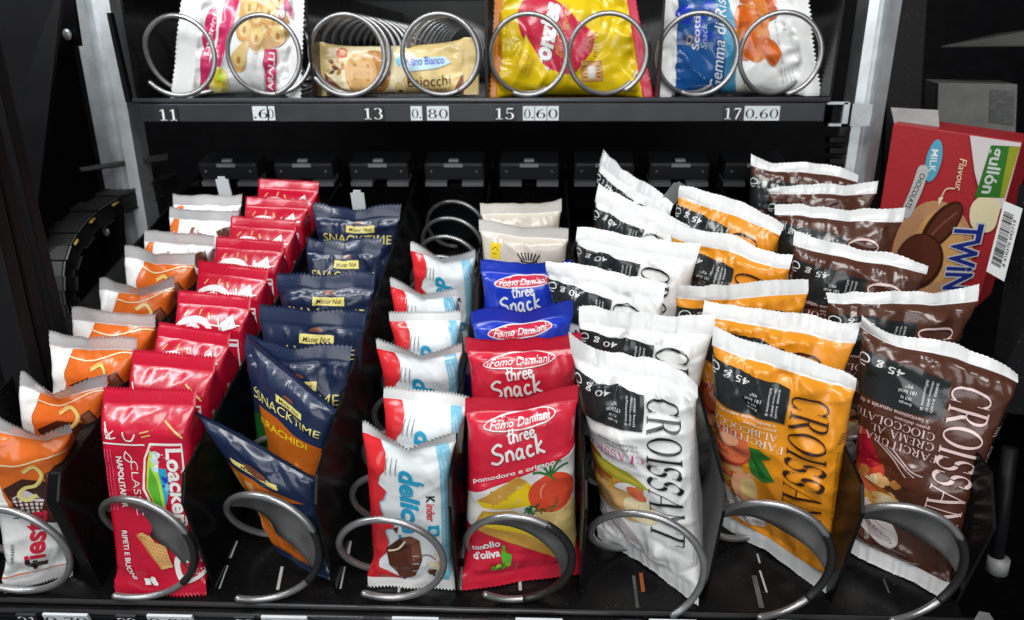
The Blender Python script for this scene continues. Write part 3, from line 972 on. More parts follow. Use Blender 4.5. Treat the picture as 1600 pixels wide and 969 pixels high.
def orange_cake_art(front=True, up=0):
    A = Art(70, 124)
    if front:
        A.poly('white', [(0, .09), (0, .92), (.30 if up else .20, .92), (.29 if up else .18, .80), (.33 if up else .26, .74), (.30, .60), (.36, .50), (.52, .46), (.999, .36), (.999, .09)])
        A.poly('choc_dark', [(.30, .64), (.48, .69), (.70, .66), (.80, .56), (.999, .60), (.999, .40), (.86, .37), (.60, .42), (.40, .50)])
        A.poly('stamp', [(.36, .58), (.50, .62), (.66, .55), (.60, .44), (.46, .48)])
        for i in range(6):
            A.line('choc', [(.36 + .05 * i, .60 - .012 * i), (.40 + .045 * i, .47 - .004 * i)], 1.3, keep=i > 0)
            A.line('choc_dark', [(.36, .575 - .022 * i), (.66, .56 - .022 * i)], .8, keep=True)
        A.poly('choc', [(.66, .70), (.76, .73), (.86, .61), (.76, .58)])
        A.poly('choc_light', [(.69, .70), (.75, .72), (.82, .63), (.77, .61)])
        A.line('pale_yellow', [(.50, .73), (.60, .76), (.66, .70), (.60, .645), (.50, .635), (.44, .60), (.50, .56), (.60, .585)], 2.6)
        A.line('gold', [(.50, .735), (.61, .765), (.675, .70), (.61, .638)], .6)
        A.line('light_cream', [(.22, .795), (.48, .775), (.80, .82), (.98, .81)], .9)
    else:
        A.poly('white', [(0, .09), (0, .92), (.18, .92), (.24, .82), (.30, .80), (.999, .86), (.999, .09)] if front else
               [(.0, .09), (.0, .92), (.999, .92), (.999, .09)])
        A.poly('fiesta_orange', [(.08, .92), (.17, .92), (.22, .84), (.31, .74), (.22, .62), (.04, .60)])
        A.put('choc_light', text_tris('f', .03), .50, .83, h=17, w=9, rot=82)
        A.poly('choc', [(.72, .86), (.92, .90), (.94, .80), (.80, .78)])
    A.text('magenta' if not front else 'red', 'iesta', .545, .345, h=15, w=38, rot=83, bold=.03)
    A.text('dark_brown', 'f', .52, .155, h=17, w=10, rot=83, bold=.03)
    for q in range(1, len(A.L)):
        A.L[q] = (A.L[q][0], A.L[q][1], A.L[q][2] + np.array([4. if up else 0, up]))
    A.text('black', 'FERRERO', .30, .25, h=2.4, w=15, rot=82)
    return A


def nut_art(kind):
    A = Art(74, 132)
    if kind == 'slump':
        A.poly('nut_orange', [(.05, .06), (.05, .70), (.40, .72), (.96, .70), (.96, .06)])
        for i in range(5):
            A.poly(('gold', 'tan', 'crumb')[i % 3], [(.10 + .17 * i, .66), (.20 + .17 * i, .68), (.16 + .17 * i, .30), (.12 + .15 * i, .2)])
        A.poly('navy', [(.74, .06), (.70, .66), (.999, .74), (.999, .06)])
        A.poly('pale_yellow', [(.22, .80), (.66, .80), (.66, .755), (.22, .76)])
        A.ell('choc_light', .46, .80, 8, 5.5)
        A.text('dark_brown', 'Mister Nut', .44, .777, h=3.2, w=19, shear=.2, bold=.01)
        return A
    if kind == 'peanut':
        A.poly('nut_orange', [(.05, .10), (.05, .66), (.40, .655), (.62, .60), (.94, .585), (.94, .10)])
        A.blobs(('gold', 'nut_orange', 'tan'), 14, 20, 60, 50, 20, 5, 3)
        A.text('yellow', 'ARACHIDI', .44, .565, h=6.5, w=50, bold=.012, rot=-3)
    elif kind == 'mix':
        A.poly('dark_green', [(.05, .10), (.05, .60), (.95, .62), (.95, .10)])
        A.text('yellow', 'NUTS MIX', .52, .58, h=7.5, w=50, bold=.02, rot=-3)
        A.blobs(('gold', 'tan', 'olive', 'crumb'), 14, 20, 60, 60, 22, 5, 5)
    k0 = len(A.L)
    A.poly('pale_yellow', [(.40, .815), (.72, .81), (.72, .76), (.40, .765)])
    A.ell('choc_light', .55, .828, 5, 3.2, 0, 0, 180)
    A.text('dark_brown', 'Mister Nut', .56, .787, h=3.6, w=19, shear=.2, bold=.01)
    A.text('pale_yellow', 'SNACKTIME', .52, .715, h=8, w=58, bold=-.004, rot=-2)
    if kind == 'plain':
        for q in range(k0, len(A.L)):
            A.L[q] = (A.L[q][0], A.L[q][1], A.L[q][2] + np.array([0, 7.5]))
    return A


def up_white_art():
    """lies on its side: x along the pack, y up"""
    A = Art(150, 96)
    A.poly('berry', [(.36, .96), (.50, .98), (.43, .55), (.36, .30), (.25, .08), (.22, .12), (.31, .45)])
    A.ell('berry', .245, .56, 8, 17, -5)
    A.text('white', 'Favorini', .25, .52, h=7, w=32, rot=76, bold=.03)
    A.text('berry', 'Favorini', .255, .50, h=6, w=30, rot=76, bold=.0)
    A.poly('berry', [(.20, .40), (.27, .42), (.26, .10), (.20, .08)])
    A.ell('pale_yellow', .34, .17, 12, 11)
    A.ell('yellow', .345, .19, 6, 7)
    A.ell('lime', .355, .21, 3, 4)
    A.ell('leaf', .47, .88, 4.5, 4, 20)
    A.blobs(('biscuit', 'cream', 'tan', 'biscuit', 'light_cream'), 74, 38, 126, 84, 22, 11, 3)
    for i, (x, y) in enumerate(((.50, .34), (.53, .56), (.63, .50), (.62, .66), (.66, .80), (.76, .62), (.80, .78), (.72, .68), (.56, .72), (.80, .52))):
        A.ell('tan', x, y, 9.5, 8.5, wob=.05, seed=i)
        A.ell('cream', x + .006, y + .02, 8, 7, wob=.05, seed=i + 5, keep=False)
        A.ell('crumb', x, y, 2.2, 2.6, keep=False)
    A.poly('berry', [(.70, .42), (.80, .42), (.78, .03), (.71, .03)])
    A.text('white', 'TARALLI', .75, .22, h=7, w=34, rot=84, bold=.02)
    A.poly('white', [(.66, .40), (.70, .40), (.69, .04), (.60, .04)])
    A.blobs(('stamp', 'pink'), 118, 66, 136, 92, 12, 6, 8)
    A.text('choc', '55 g', .86, .90, h=6, rot=25)
    return A


def up_cream_art():
    A = Art(130, 46)
    A.poly('light_cream', [(.10, .86), (.55, .90), (.64, .60), (.46, .10), (.16, .06), (.10, .40)])
    A.poly('choc_light', [(.07, .42), (.16, .20), (.30, .06), (.60, .13), (.84, .07), (.91, .40), (.91, .03), (.07, .03)])
    A.poly('cream', [(.46, .06), (.60, .16), (.84, .12), (.80, .05)])
    A.ell('peach', .18, .74, 4.4, 4.6); A.ell('peach_light', .185, .76, 2.4, 2.6)
    A.blobs(('crumb', 'choc_light', 'peach_light', 'cream'), 14, 20, 24, 30, 10, 2.6, 3)
    A.ell('crumb', .37, .44, 13, 15)
    A.ell('crumb', .295, .41, 13.2, 15.4); A.ell('biscuit', .292, .425, 12.4, 14.6); A.ell('tan', .292, .425, 10.2, 12.2); A.ell('biscuit', .292, .425, 9.2, 11.2)
    for i, (x, y) in enumerate(((.255, .55), (.335, .53), (.25, .35), (.33, .33))):
        A.ell('crumb', x, y, 1.5, 1.3, keep=i > 0)
    A.line('crumb', [(.26, .60), (.29, .68), (.32, .60)], .8)
    A.text('crumb', 'BAIOCCHI', .292, .42, h=3.2, w=13)
    A.blobs(('choc', 'choc_light'), 57, 19, 60, 27, 6, 1.6, 5)
    A.ell('white', .515, .20, 4.8, 5.6); A.ell('cream', .515, .20, 4.2, 5.0); A.ell('choc', .52, .15, 2.2, 1.4)
    A.ell('sky', .535, .60, 4, 3.4, 15, wob=.1, seed=2)
    A.poly('pale_blue', [(.53, .52), (.62, .62), (.80, .66), (.84, .56), (.76, .48), (.58, .44)])
    A.text('blue', 'Mulino Bianco', .67, .585, h=5.4, w=33, bold=.02, rot=3)
    A.text('dark_brown', 'Baiocchi', .70, .30, h=7, w=34, bold=-.004)
    A.text('dark_brown', 'classici', .735, .17, h=3.4, w=18)
    A.text('choc', '56 g', .80, .92, h=3, rot=14)
    A.text('light_cream', '6 porzioni', .15, .12, h=2.2, w=8)
    return A


def up_yellow_art():
    A = Art(120, 96)
    A.ell('fonz_red', .40, .52, 33, 21, -42)
    A.ell('fonz_red', .52, .44, 24, 17, -20)
    A.text('dark_brown', 'Fonzies', .365, .50, h=15, w=46, rot=74, bold=.06)
    A.text('white', 'Fonzies', .36, .505, h=15, w=46, rot=74, bold=.045)
    A.text('gold', 'gli Originali', .48, .54, h=7.5, w=36, rot=70, shear=.2)
    A.poly('fonz_yellow', [(.10, .10), (.22, .50), (.36, .26), (.50, .20), (.66, .40), (.72, .62), (.86, .25), (.84, .06), (.5, .05)])
    for i in range(4):
        A.text('crumb', 'CON IL MAIS', .18 + .024 * i, .33 - .02 * i, h=2.6, w=14, rot=72, keep=i > 0)
    A.text('crumb', 'NON', .645, .46, h=4, w=11, rot=86, bold=.01)
    A.text('crumb', 'FRITTI', .685, .44, h=4, w=16, rot=86, bold=.01)
    A.poly('crumb', [(.575, .335), (.715, .335), (.715, .185), (.575, .185)])
    A.poly('tan', [(.582, .325), (.708, .325), (.708, .195), (.582, .195)])
    A.poly('light_grey', [(.625, .30), (.665, .30), (.665, .21), (.625, .21)])
    for i in range(4):
        A.line('dark_brown', [(.588, .22 + .025 * i), (.615, .22 + .025 * i)], .6, keep=i > 0)
        A.line('dark_brown', [(.675, .22 + .025 * i), (.70, .22 + .025 * i)], .6, keep=True)
    A.poly('fonz_orange', [(.0, .999), (.07, .999), (.05, .6), (.07, .3), (.03, .0), (.0, .0)])
    A.line('crumb', [(.58, .90), (.62, .80), (.70, .84), (.64, .78), (.72, .92)], 1.2)
    A.text('crumb', '40 g', .60, .92, h=5, rot=8)
    return A


def up_blue_art():
    A = Art(140, 92)
    A.poly('scotti_blue', [(.13, .99), (.36, .99), (.44, .60), (.46, .25), (.44, .01), (.12, .01)])
    A.poly('scotti_sky', [(.36, .99), (.45, .97), (.52, .55), (.50, .20), (.52, .02), (.42, .01), (.44, .40), (.40, .75)])
    A.blobs(('scotti_blue', 'blue'), 20, 24, 44, 70, 8, 9, 2)
    A.ell('gold', .205, .50, 2.6, 3.2); A.ell('scotti_blue', .205, .50, 1.6, 2.0)
    A.text('white', 'Scotti', .25, .555, h=6.2, w=24, rot=86, bold=.015)
    A.text('pale_blue', 'Snack', .30, .53, h=5.4, w=18, rot=86, shear=.2)
    A.text('white', 'Gemma di Riso', .40, .50, h=10.5, w=72, rot=84, bold=.002, shear=.15)
    A.blobs(('chip_orange', 'chip_dark', 'chip_orange', 'peach'), 76, 36, 106, 84, 26, 9, 4, flat=.8)
    for i, (x, y) in enumerate(((.57, .66), (.66, .52), (.60, .46), (.69, .72), (.72, .42), (.62, .84))):
        A.ell('chip_orange' if i % 2 else 'fiesta_orange', x, y, 10, 8, 30 * i, wob=.14, seed=i)
        A.ell('chip_dark', x - .02, y - .04, 7, 2.0, 30 * i + 20, wob=.2, seed=i + 9, keep=False)
    A.text('grey', 'con farina di riso integrale', .775, .52, h=2.6, w=38, rot=-84)
    A.text('grey', '25 g', .82, .62, h=4, rot=-80)
    for i in range(4):
        A.text('grey', 'cotto non fritto', .79 + .022 * i, .22, h=1.8, w=14, rot=-80, keep=i > 0)
    A.line('leaf_yellow', [(.55, .22), (.56, .14), (.58, .08)], 1.0)
    return A


ART = {
    'white': croissant_art('white'), 'orange': croissant_art('orange'), 'brown': croissant_art('brown'),
    'wafer_a': wafer_art(True), 'wafer_b': wafer_art(False), 'cake': cake_art(), 'cr_red': cracker_art('red'), 'cr_blue': cracker_art('blue'),
    'biscuit': biscuit_art(), 'ocake_a': orange_cake_art(True), 'ocake_b': orange_cake_art(False), 'ocake_m': orange_cake_art(True, 11),
    'nut_peanut': nut_art('peanut'), 'nut_mix': nut_art('mix'), 'nut_plain': nut_art('plain'), 'nut_slump': nut_art('slump'),
    'up_white': up_white_art(), 'up_cream': up_cream_art(), 'up_yellow': up_yellow_art(), 'up_blue': up_blue_art(),
}


# ------------------------------------------------------------------ the cabinet behind everything
def flat_art(name, art, corners, parent, eps=.0003):
    """artwork on a flat face; corners BL, BR, TR, TL in world space"""
    BL, BR, TR, TL = [np.asarray(c, float) for c in corners]
    nn = norm(np.cross(BR - BL, TL - BL))
    V, Fc, mats, idx, keys = [], [], [], [], []
    for key, lay, T in art.L:
        T = orient(T)
        uv = T.reshape(-1, 2) / np.array([art.W, art.H])
        u, v = uv[:, :1], uv[:, 1:]
        P = (BL * (1 - u) + BR * u) * (1 - v) + (TL * (1 - u) + TR * u) * v + nn * (eps + .00004 * lay)
        if key not in keys:
            keys.append(key); mats.append(ink(key))
        for q in range(len(T)):
            c = len(V) + 3 * q
            Fc.append((c, c + 1, c + 2)); idx.append(keys.index(key))
        V += P.tolist()
    return mesh_obj(name, V, Fc, mats, idx, parent)


LX, PITCH = -.0046, .072
lane = lambda k: LX + PITCH * (k - 5)
FLOOR = -.0325

cab = thing('vending_machine_cabinet', (0, .75, -.45), 'black steel cabinet of the vending machine that surrounds both snack trays', 'cabinet')
bm_obj('back_panel', box_bm(-.75, .85, .90, .92, -.45, .95), WALL_BLACK, cab)
bm_obj('floor_panel', box_bm(-.75, .85, -.1, .90, -.47, -.45), WALL_BLACK, cab)
bm_obj('side_panel', box_bm(-.77, -.75, -.1, .92, -.47, .95), WALL_BLACK, cab)
bm_obj('side_panel', box_bm(.85, .87, -.1, .92, -.47, .95), WALL_BLACK, cab)
bm_obj('roof_panel', box_bm(-.77, .87, .35, .92, .95, .97), WALL_BLACK, cab)


# galvanised posts: folded C profile
def post(cx, y, w, z0, z1, flip):
    s = -1 if flip else 1
    pts = [(cx - s * w / 2, y), (cx - s * w * .12, y - .003), (cx - s * w * .02, y + .004), (cx + s * w * .14, y + .004), (cx + s * w * .22, y - .002), (cx + s * w / 2, y),
           (cx + s * w / 2, y + .025), (cx - s * w / 2, y + .025)]
    return bm_obj('post', prism_bm(pts, 2, z0, z1), STEEL, cab)


post(-.384, .33, .034, -.44, .93, False)
post(.2945, .33, .027, -.44, .93, True)


def wquad(pts, th):
    """plate through four world points, thickened away from the viewer"""
    P = [np.asarray(p, float) for p in pts]
    n = norm(np.cross(P[1] - P[0], P[3] - P[0]))
    bm = bmesh.new()
    a = [bm.verts.new(p) for p in P]
    b = [bm.verts.new(p - n * th) for p in P]
    bm.faces.new(a); bm.faces.new(b[::-1])
    for i in range(4):
        bm.faces.new((a[i], b[i], b[(i + 1) % 4], a[(i + 1) % 4]))
    return bm


def px_plate(name, px, y, th, m, parent, bevel=0.):
    return bm_obj(name, wquad([at_w(x, yy, 1, d) for (x, yy), d in zip(px, y)], th), m, parent, bevel=bevel)


# left jamb: inner plates, rubber gasket strips, bolts
px_plate('jamb_plate', [(-160, 660), (20, 660), (100, -40), (-160, -40)], (.20, .20, .22, .20), .004, WALL_BLACK, cab)
for (xa, xb, y_) in ((20, 66, .07), (74, 90, .09), (96, 122, .11)):
    px_plate('gasket_strip', [(xa, 660), (xb, 660), (xb - 146, 40), (xa - 146, 40)], (y_,) * 4, .012, GASKET, cab, bevel=.002)
px_plate('hinge_plate', [(88, 74), (126, 72), (112, -20), (70, -20)], (.26,) * 4, .003, TRAY_BLACK, cab)
px_plate('lower_plate', [(160, 430), (196, 420), (190, 320), (146, 330)], (.30,) * 4, .003, TRAY_BLACK, cab)


def bolt(px, py, y, r=.0035):
    p = at_w(px, py, 1, y)
    bm = bmesh.new()
    bmesh.ops.create_uvsphere(bm, u_segments=14, v_segments=8, radius=r, matrix=Matrix.Translation(p) @ Matrix.Diagonal((1, .55, 1.25, 1)))
    bm_obj('bolt', bm, STEEL, cab, smooth=True)


bolt(105, 54, .256); bolt(166, 362, .295); bolt(100, 720, .02, .002)

# right jamb: black rail with the bright bracket, inner panel
px_plate('jamb_plate', [(1372, 480), (1420, 480), (1450, -30), (1394, -30)], (.345, .345, .345, .345), .006, PLASTIC_BLACK, cab)
px_plate('jamb_plate', [(1540, 640), (1680, 660), (1700, 300), (1592, 290)], (.16, .13, .13, .17), .006, PLASTIC_BLACK, cab)
br = bm_obj('bracket', wquad([at_w(x, y, 1, .312) for x, y in ((1320, 197), (1359, 197), (1364, 163), (1322, 162))], .002), STEEL, cab)
br2 = bm_obj('bracket', box_bm(*(lambda a, b: (a[0], b[0], .296, .312, b[2], a[2]))(at_w(1296, 161, 1, .305), at_w(1321, 197, 1, .305))), WALL_BLACK, cab)
for (x0, y0, x1, y1) in ((1292, 159, 1324, 163), (1294, 193, 1322, 197), (1318, 160, 1322, 197)):
    a, b = at_w(x0, y0, 1, .294), at_w(x1, y1, 1, .294)
    bm_obj('bracket_edge', box_bm(a[0], b[0], .292, .296, b[2], a[2]), STEEL, cab)
cyl_obj('guide_rod', at_w(1579, 700, 1, .013), at_w(1552, 905, 1, .0), .004, WALL_BLACK, cab)
cyl_obj('rod_collar', at_w(1561, 872, 1, .0), at_w(1557, 892, 1, .0), .0055, mat('collar_white', (.18, .18, .18), .45), cab)
px_plate('rod_foot', [(1520, 972), (1556, 974), (1546, 958), (1530, 955)], (-.02, -.02, -.01, -.01), .003, mat('collar_white', (.18, .18, .18), .45), cab)
# louvred black strip beside the right post
for i in range(7):
    a, b = at_w(1296, 214 + 17 * i, 1, .335), at_w(1324, 224 + 17 * i, 1, .335)
    bm_obj('louvre', box_bm(a[0], b[0], .333, .345, b[2], a[2]), PLASTIC_BLACK, cab, bevel=.0012)
# black plates behind the bolts of the upper left
px_plate('rail', [(196, 160), (204, 160), (172, 20), (166, 20)], (.30,) * 4, .006, PLASTIC_BLACK, cab)


# ------------------------------------------------------------------ coils
def coil(name, cx, cy, cz, R, wr, pitch, turns, a0, frame, label, group, plate=None, flat=1.):
    """helix along +y; a0 start angle in degrees (front view, counter-clockwise)"""
    tw = (lambda p: t2w(p)) if frame == 't' else (lambda p: np.asarray(p, float))
    root = thing(name, tw([cx, cy, cz - R]), label, 'coil', group)

    def P(a, rr=R, dy=0.):
        t = (a - a0) / 360.
        t = t * flat if t < .8 else t - .8 * (1 - flat)      # outermost turn may be flattened
        return np.array([cx + rr * math.cos(math.radians(a)), cy + pitch * t + dy, cz + rr * math.sin(math.radians(a))])
    n = int(turns * 44)
    A = np.linspace(a0, a0 + 360 * turns, n)
    pts = np.array([P(a) for a in A])
    # rounded tip
    d = norm(pts[0] - pts[1])
    pts = np.concatenate([[pts[0] + d * wr * .95], [pts[0] + d * wr * .75], [pts[0] + d * wr * .35], pts])
    rad = np.full(len(pts), wr); rad[0], rad[1], rad[2] = wr * .35, wr * .7, wr * .93
    V, Fc = tube_arrays(tw(pts), rad, 10)
    mesh_obj('wire', V, Fc, WIRE, parent=root, smooth=True)
    if plate:
        s0, s1, c0, c1, dep = plate
        A = np.linspace(s0, s1, 26)
        V, Fc = tube_arrays(tw(np.array([P(a) for a in A])), wr * 1.16, 10)
        mesh_obj('sleeve', V, Fc, SLEEVE, parent=root, smooth=True)
        A = np.linspace(c0, c1, 30)
        V, Fc = [], []
        for i, a in enumerate(A):
            q = math.sin(math.pi * i / 29) ** .75
            ri, ro = R - dep * q * R - wr * .2, R - wr * .6
            for k in range(5):
                rr = ri + (ro - ri) * k / 4
                V.append(P(a, rr, .0004 + .0012 * math.sin(math.pi * k / 4)))
                V.append(P(a, rr, .0022 + .0012 * math.sin(math.pi * k / 4)))
        for i in range(29):
            for k in range(4):
                o, p = i * 10 + 2 * k, (i + 1) * 10 + 2 * k
                Fc.append((o, o + 2, p + 2, p)); Fc.append((o + 1, p + 1, p + 3, o + 3))
            o, p = i * 10, (i + 1) * 10
            Fc.append((o, p, p + 1, o + 1)); Fc.append((o + 8, o + 9, p + 9, p + 8))
        mesh_obj('pusher_plate', tw(np.array(V)), Fc, PLATE, parent=root, smooth=True)
    return root


# ------------------------------------------------------------------ the lower tray
tray = thing('snack_tray', t2w([0, 0, FLOOR - .02]), 'black lower snack tray pulled out and tilted down with eight lanes of packs', 'tray')
XL, XR = lane(1) - .037, lane(8) + .036
BACK = .43
bm_obj('base_plate', box_bm(XL, XR, -.013, BACK, FLOOR - .002, FLOOR), TRAY_BLACK, tray, frame=FRAME_T)
# rolled front lip and the price rail under it
for (y0, z1, r_) in ((-.0155, FLOOR + .0005, .0016), (-.0215, FLOOR - .0005, .0016)):
    cyl_obj('front_lip', t2w([XL - .02, y0, z1]), t2w([XR + .005, y0, z1]), r_, mat('lip_steel', (.05, .05, .052), .28, metal=.3), tray, 10)
bm_obj('front_rail', box_bm(XL - .02, XR + .005, -.024, -.013, FLOOR - .010, FLOOR - .0012), TRAY_BLACK, tray, frame=FRAME_T)
bm_obj('price_rail', box_bm(XL - .02, XR + .005, -.026, -.0241, FLOOR - .034, FLOOR - .006), STRIP, tray, frame=FRAME_T)


def side_profile(h, y0=-.006, cut=.012, yb=BACK):
    return [(y0, FLOOR + .0005), (y0 + .001, h - cut), (y0 + cut * .9, h), (yb, h), (yb, FLOOR + .0005)]


for k in range(1, 8):
    x = (lane(k) + lane(k + 1)) / 2
    th = .0075 if k == 1 else .0018
    h = .055 if k > 1 else .053
    d = bm_obj('divider', prism_bm(side_profile(h), 0, x - th / 2, x + th / 2), TRAY_BLACK, tray, frame=FRAME_T, bevel=.0014 if k == 1 else .0004)
for x in (XL, XR):
    bm_obj('side_panel', prism_bm(side_profile(.053, y0=-.004, cut=.022), 0, x - .0008, x + .0008), TRAY_BLACK, tray, frame=FRAME_T)
bm_obj('rear_panel', box_bm(XL, XR, BACK - .012, BACK - .010, FLOOR, .058), TRAY_BLACK, tray, frame=FRAME_T)
# narrow slots of the floor: thin inlays coloured like the lit white below
SLOT = mat('slot_lit_inlay', (.45, .45, .44), .4)
SLOT_REFL = mat('slot_orange_reflection', (.30, .07, .015), .4)  # an orange reflection in the floor, put in as a coloured strip
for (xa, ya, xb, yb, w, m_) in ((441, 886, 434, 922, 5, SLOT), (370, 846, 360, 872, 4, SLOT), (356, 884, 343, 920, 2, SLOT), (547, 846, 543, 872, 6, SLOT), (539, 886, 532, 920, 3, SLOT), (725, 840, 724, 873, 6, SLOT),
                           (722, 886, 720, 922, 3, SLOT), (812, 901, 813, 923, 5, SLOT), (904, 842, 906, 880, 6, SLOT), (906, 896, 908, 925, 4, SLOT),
                           (1001, 896, 1005, 925, 6, SLOT_REFL), (1183, 866, 1187, 880, 3, SLOT), (1187, 892, 1198, 926, 3, SLOT), (1380, 905, 1389, 927, 3, PLATE),
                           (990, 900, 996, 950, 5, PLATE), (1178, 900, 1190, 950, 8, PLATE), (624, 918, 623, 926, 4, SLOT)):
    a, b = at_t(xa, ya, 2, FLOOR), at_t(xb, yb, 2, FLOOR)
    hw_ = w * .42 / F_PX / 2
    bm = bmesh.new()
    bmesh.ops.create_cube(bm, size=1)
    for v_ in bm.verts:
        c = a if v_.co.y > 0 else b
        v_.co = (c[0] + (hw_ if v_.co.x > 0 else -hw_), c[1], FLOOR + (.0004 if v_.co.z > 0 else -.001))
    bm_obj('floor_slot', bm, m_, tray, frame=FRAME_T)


def tag_plate(parent, name, s, px, py, hgt, y, frame, dark, cell=None, rot=0.):
    """price or lane tag on a rail: a little plate with serif figures"""
    at = at_t if frame == 't' else at_w
    c = at(px, py, 1, y)
    tr = serif_tris(s, .06)
    lo, hi = tr.reshape(-1, 2).min(0), tr.reshape(-1, 2).max(0)
    w = (hi[0] - lo[0]) * hgt * .58 + hgt * .30 if cell is None else cell
    bm = box_bm(c[0] - w / 2, c[0] + w / 2, y - .0011, y + .0005, c[2] - hgt / 2, c[2] + hgt / 2)
    o = bm_obj(name, bm, TAG_BLACK if dark else TAG_WHITE, parent, frame=FRAME_T if frame == 't' else None)
    A = Art(w * 1000, hgt * 1000)
    A.serif('white' if dark else 'black', s, .5, .48, h=hgt * 1000 * (.80 if dark else .66), w=(w - hgt * .16) * 1000, gap=.06)
    q = [np.array([c[0] + sx * w / 2, y - .0011, c[2] + sz * hgt / 2]) for sx, sz in ((-1, -1), (1, -1), (1, 1), (-1, 1))]
    q = [t2w(p) for p in q] if frame == 't' else q
    f = flat_art('figures', A, q, o, .0001)
    return o


for k, (nx, n_, px_, p_) in enumerate(((45, '21', 106, '0.70'), (200, '22', 268, '0.80'), (384, '23', 446, '0.80'), (585, '24', 650, '0.80'), (778, '25', 842, '0.60'), (985, '26', 1050, '0.70'), (1185, '27', 1250, '0.70'), (1385, '28', 1450, '0.70'))):
    yy = 966 + k * 2.0
    tag_plate(tray, 'lane_number', n_, nx, yy, .0085, -.0262, 't', True, .0115)
    tag_plate(tray, 'price_tag', p_, px_, yy, .0085, -.0262, 't', False, .026)

PLATE_ARGS = {2: (312, 385, 328, 520, .80), 3: (315, 385, 330, 520, .80), 5: (275, 420, 325, 500, .40), 7: (310, 395, 345, 540, .58), 8: (312, 395, 345, 540, .62)}
START = {1: 232, 2: 236, 3: 236, 4: 236, 5: 232, 6: 300, 7: 255, 8: 258}
CPITCH = {1: .041, 2: .039, 3: .046, 4: .036, 5: .052, 6: .054, 7: .054, 8: .054}
CNAME = {1: 'orange cake packs at the far left', 2: 'red wafer packs', 3: 'navy nut bags', 4: 'light blue cake bars', 5: 'red and blue cracker packs', 6: 'white croissant packs', 7: 'orange croissant packs', 8: 'brown croissant packs'}
for k in range(1, 9):
    yc = {4: -.011, 5: -.011, 1: -.012, 6: -.020, 7: -.018, 8: -.018}.get(k, -.016)
    coil('spiral_coil', lane(k), yc, 0.,  .0302, .00205, CPITCH[k], (.435 if k == 4 else .385) / CPITCH[k], START[k], 't',
         'grey wire spiral of the lower lane holding the ' + CNAME[k], 'wire spirals of the lower tray', PLATE_ARGS.get(k), flat={1: .45, 4: .35, 5: .35}.get(k, 1.))
INK_T = mat('teal_reflection', (.002, .010, .015), .4)  # dark disc added to give the teal reflection inside the coil
q_ = [o for o in bpy.data.objects if o.get('label', '').endswith('holding the light blue cake bars')][0]
V, Fc = tube_arrays(t2w(np.array([[lane(4), y_, 0] for y_ in (.413, .415, .417)])), .026, 28)
mesh_obj('reflection_disc', V, Fc, INK_T, parent=q_)


# spiral motors in a row at the back of the tray
def motor(px, label):
    c = at_t(px, 268, 1, .40)
    x, z = c[0], c[2]
    root = thing('spiral_motor', t2w([x, .40, z - .02]), label, 'motor', 'black motors along the back of the lower tray')
    bm_obj('housing', box_bm(x - .029, x + .029, .398, .43, z - .0085, z + .0095), MOTOR_BLACK, root, frame=FRAME_T, bevel=.003)
    bm_obj('label_tab', box_bm(x - .009, x + .009, .3950, .3978, z + .0065, z + .0095), mat('motor_tab', (.50, .51, .55), .45), root, frame=FRAME_T)
    bm_obj('cap', box_bm(x - .005, x + .005, .3990, .404, z + .0098, z + .0122), mat('motor_tab', (.50, .51, .55), .45), root, frame=FRAME_T, bevel=.001)
    for s in (-1, 1):
        bm_obj('terminal_strip', box_bm(x + s * .018 - .0105, x + s * .018 + .0105, .3955, .42, z - .0138, z - .0098), mat('terminal', (.42, .43, .45), .3, metal=.3), root, frame=FRAME_T)
        bm = bmesh.new()
        bmesh.ops.create_uvsphere(bm, u_segments=8, v_segments=6, radius=.0011, matrix=Matrix.Translation((x + s * .022, .3978, z + .001)))
        bm_obj('screw', bm, STEEL, root, frame=FRAME_T)
    bm_obj('mounting_plate', box_bm(x - .028, x + .028, .402, .418, z - .040, z - .0142), TRAY_BLACK, root, frame=FRAME_T, bevel=.001)


for i, s in enumerate(('behind the orange cake packs', 'behind the red wafer packs', 'behind the navy nut bags', 'behind the light blue cake bars', 'behind the beige biscuit packs', 'behind the white croissant packs', 'behind the orange croissant packs', 'behind the brown croissant packs')):
    motor(358 + 117.2 * i, 'black plastic spiral motor with grey tab ' + s)

# cable chain curling from the tray to the cabinet
chain = thing('cable_chain', at_t(90, 500, 0, -.375), 'black plastic cable chain with yellow wires curling up beside the left tray wall', 'cable chain')
cp = np.array([(262, 282), (228, 296), (196, 308), (166, 322), (138, 340), (114, 362), (97, 388), (88, 416), (86, 446), (90, 474), (98, 500), (110, 524)], float)
CHAIN_M = mat('chain_plastic', (.020, .020, .020), .42, vary=.3)
q_ = np.linspace(0, len(cp) - 1, 17)
cp = np.stack([np.interp(q_, range(len(cp)), cp[:, j]) for j in (0, 1)], 1)
CH = [at_t(x, y, 0, -.372 - .004 * min(i, 4)) for i, (x, y) in enumerate(cp)]
for i in range(len(CH) - 1):
    a, b = CH[i], CH[i + 1]
    d = norm(b - a); L_ = np.linalg.norm(b - a)
    up = norm(np.cross(d, np.array([1, 0, 0.])))
    bm = bmesh.new()
    bmesh.ops.create_cube(bm, size=1)
    for v_ in bm.verts:
        lx, ly, lz = v_.co
        v_.co = Vector((a + b) / 2 + np.array([1, 0, 0]) * lx * (.024 if i % 2 else .020) + d * ly * L_ * .84 + up * lz * (.0165 if i % 2 else .0135))
    bm_obj('link', bm, CHAIN_M, chain, frame=FRAME_T, bevel=.0015)
for i in (4, 6, 8):
    a, b = CH[i], CH[i + 1]
    off = np.array([.012, 0, .004])
    cyl_obj('wire', t2w(a * .65 + b * .35 + off), t2w(a * .2 + b * .8 + off), .0012, mat('yellow_wire', (.36, .25, .04), .5), chain, 8)
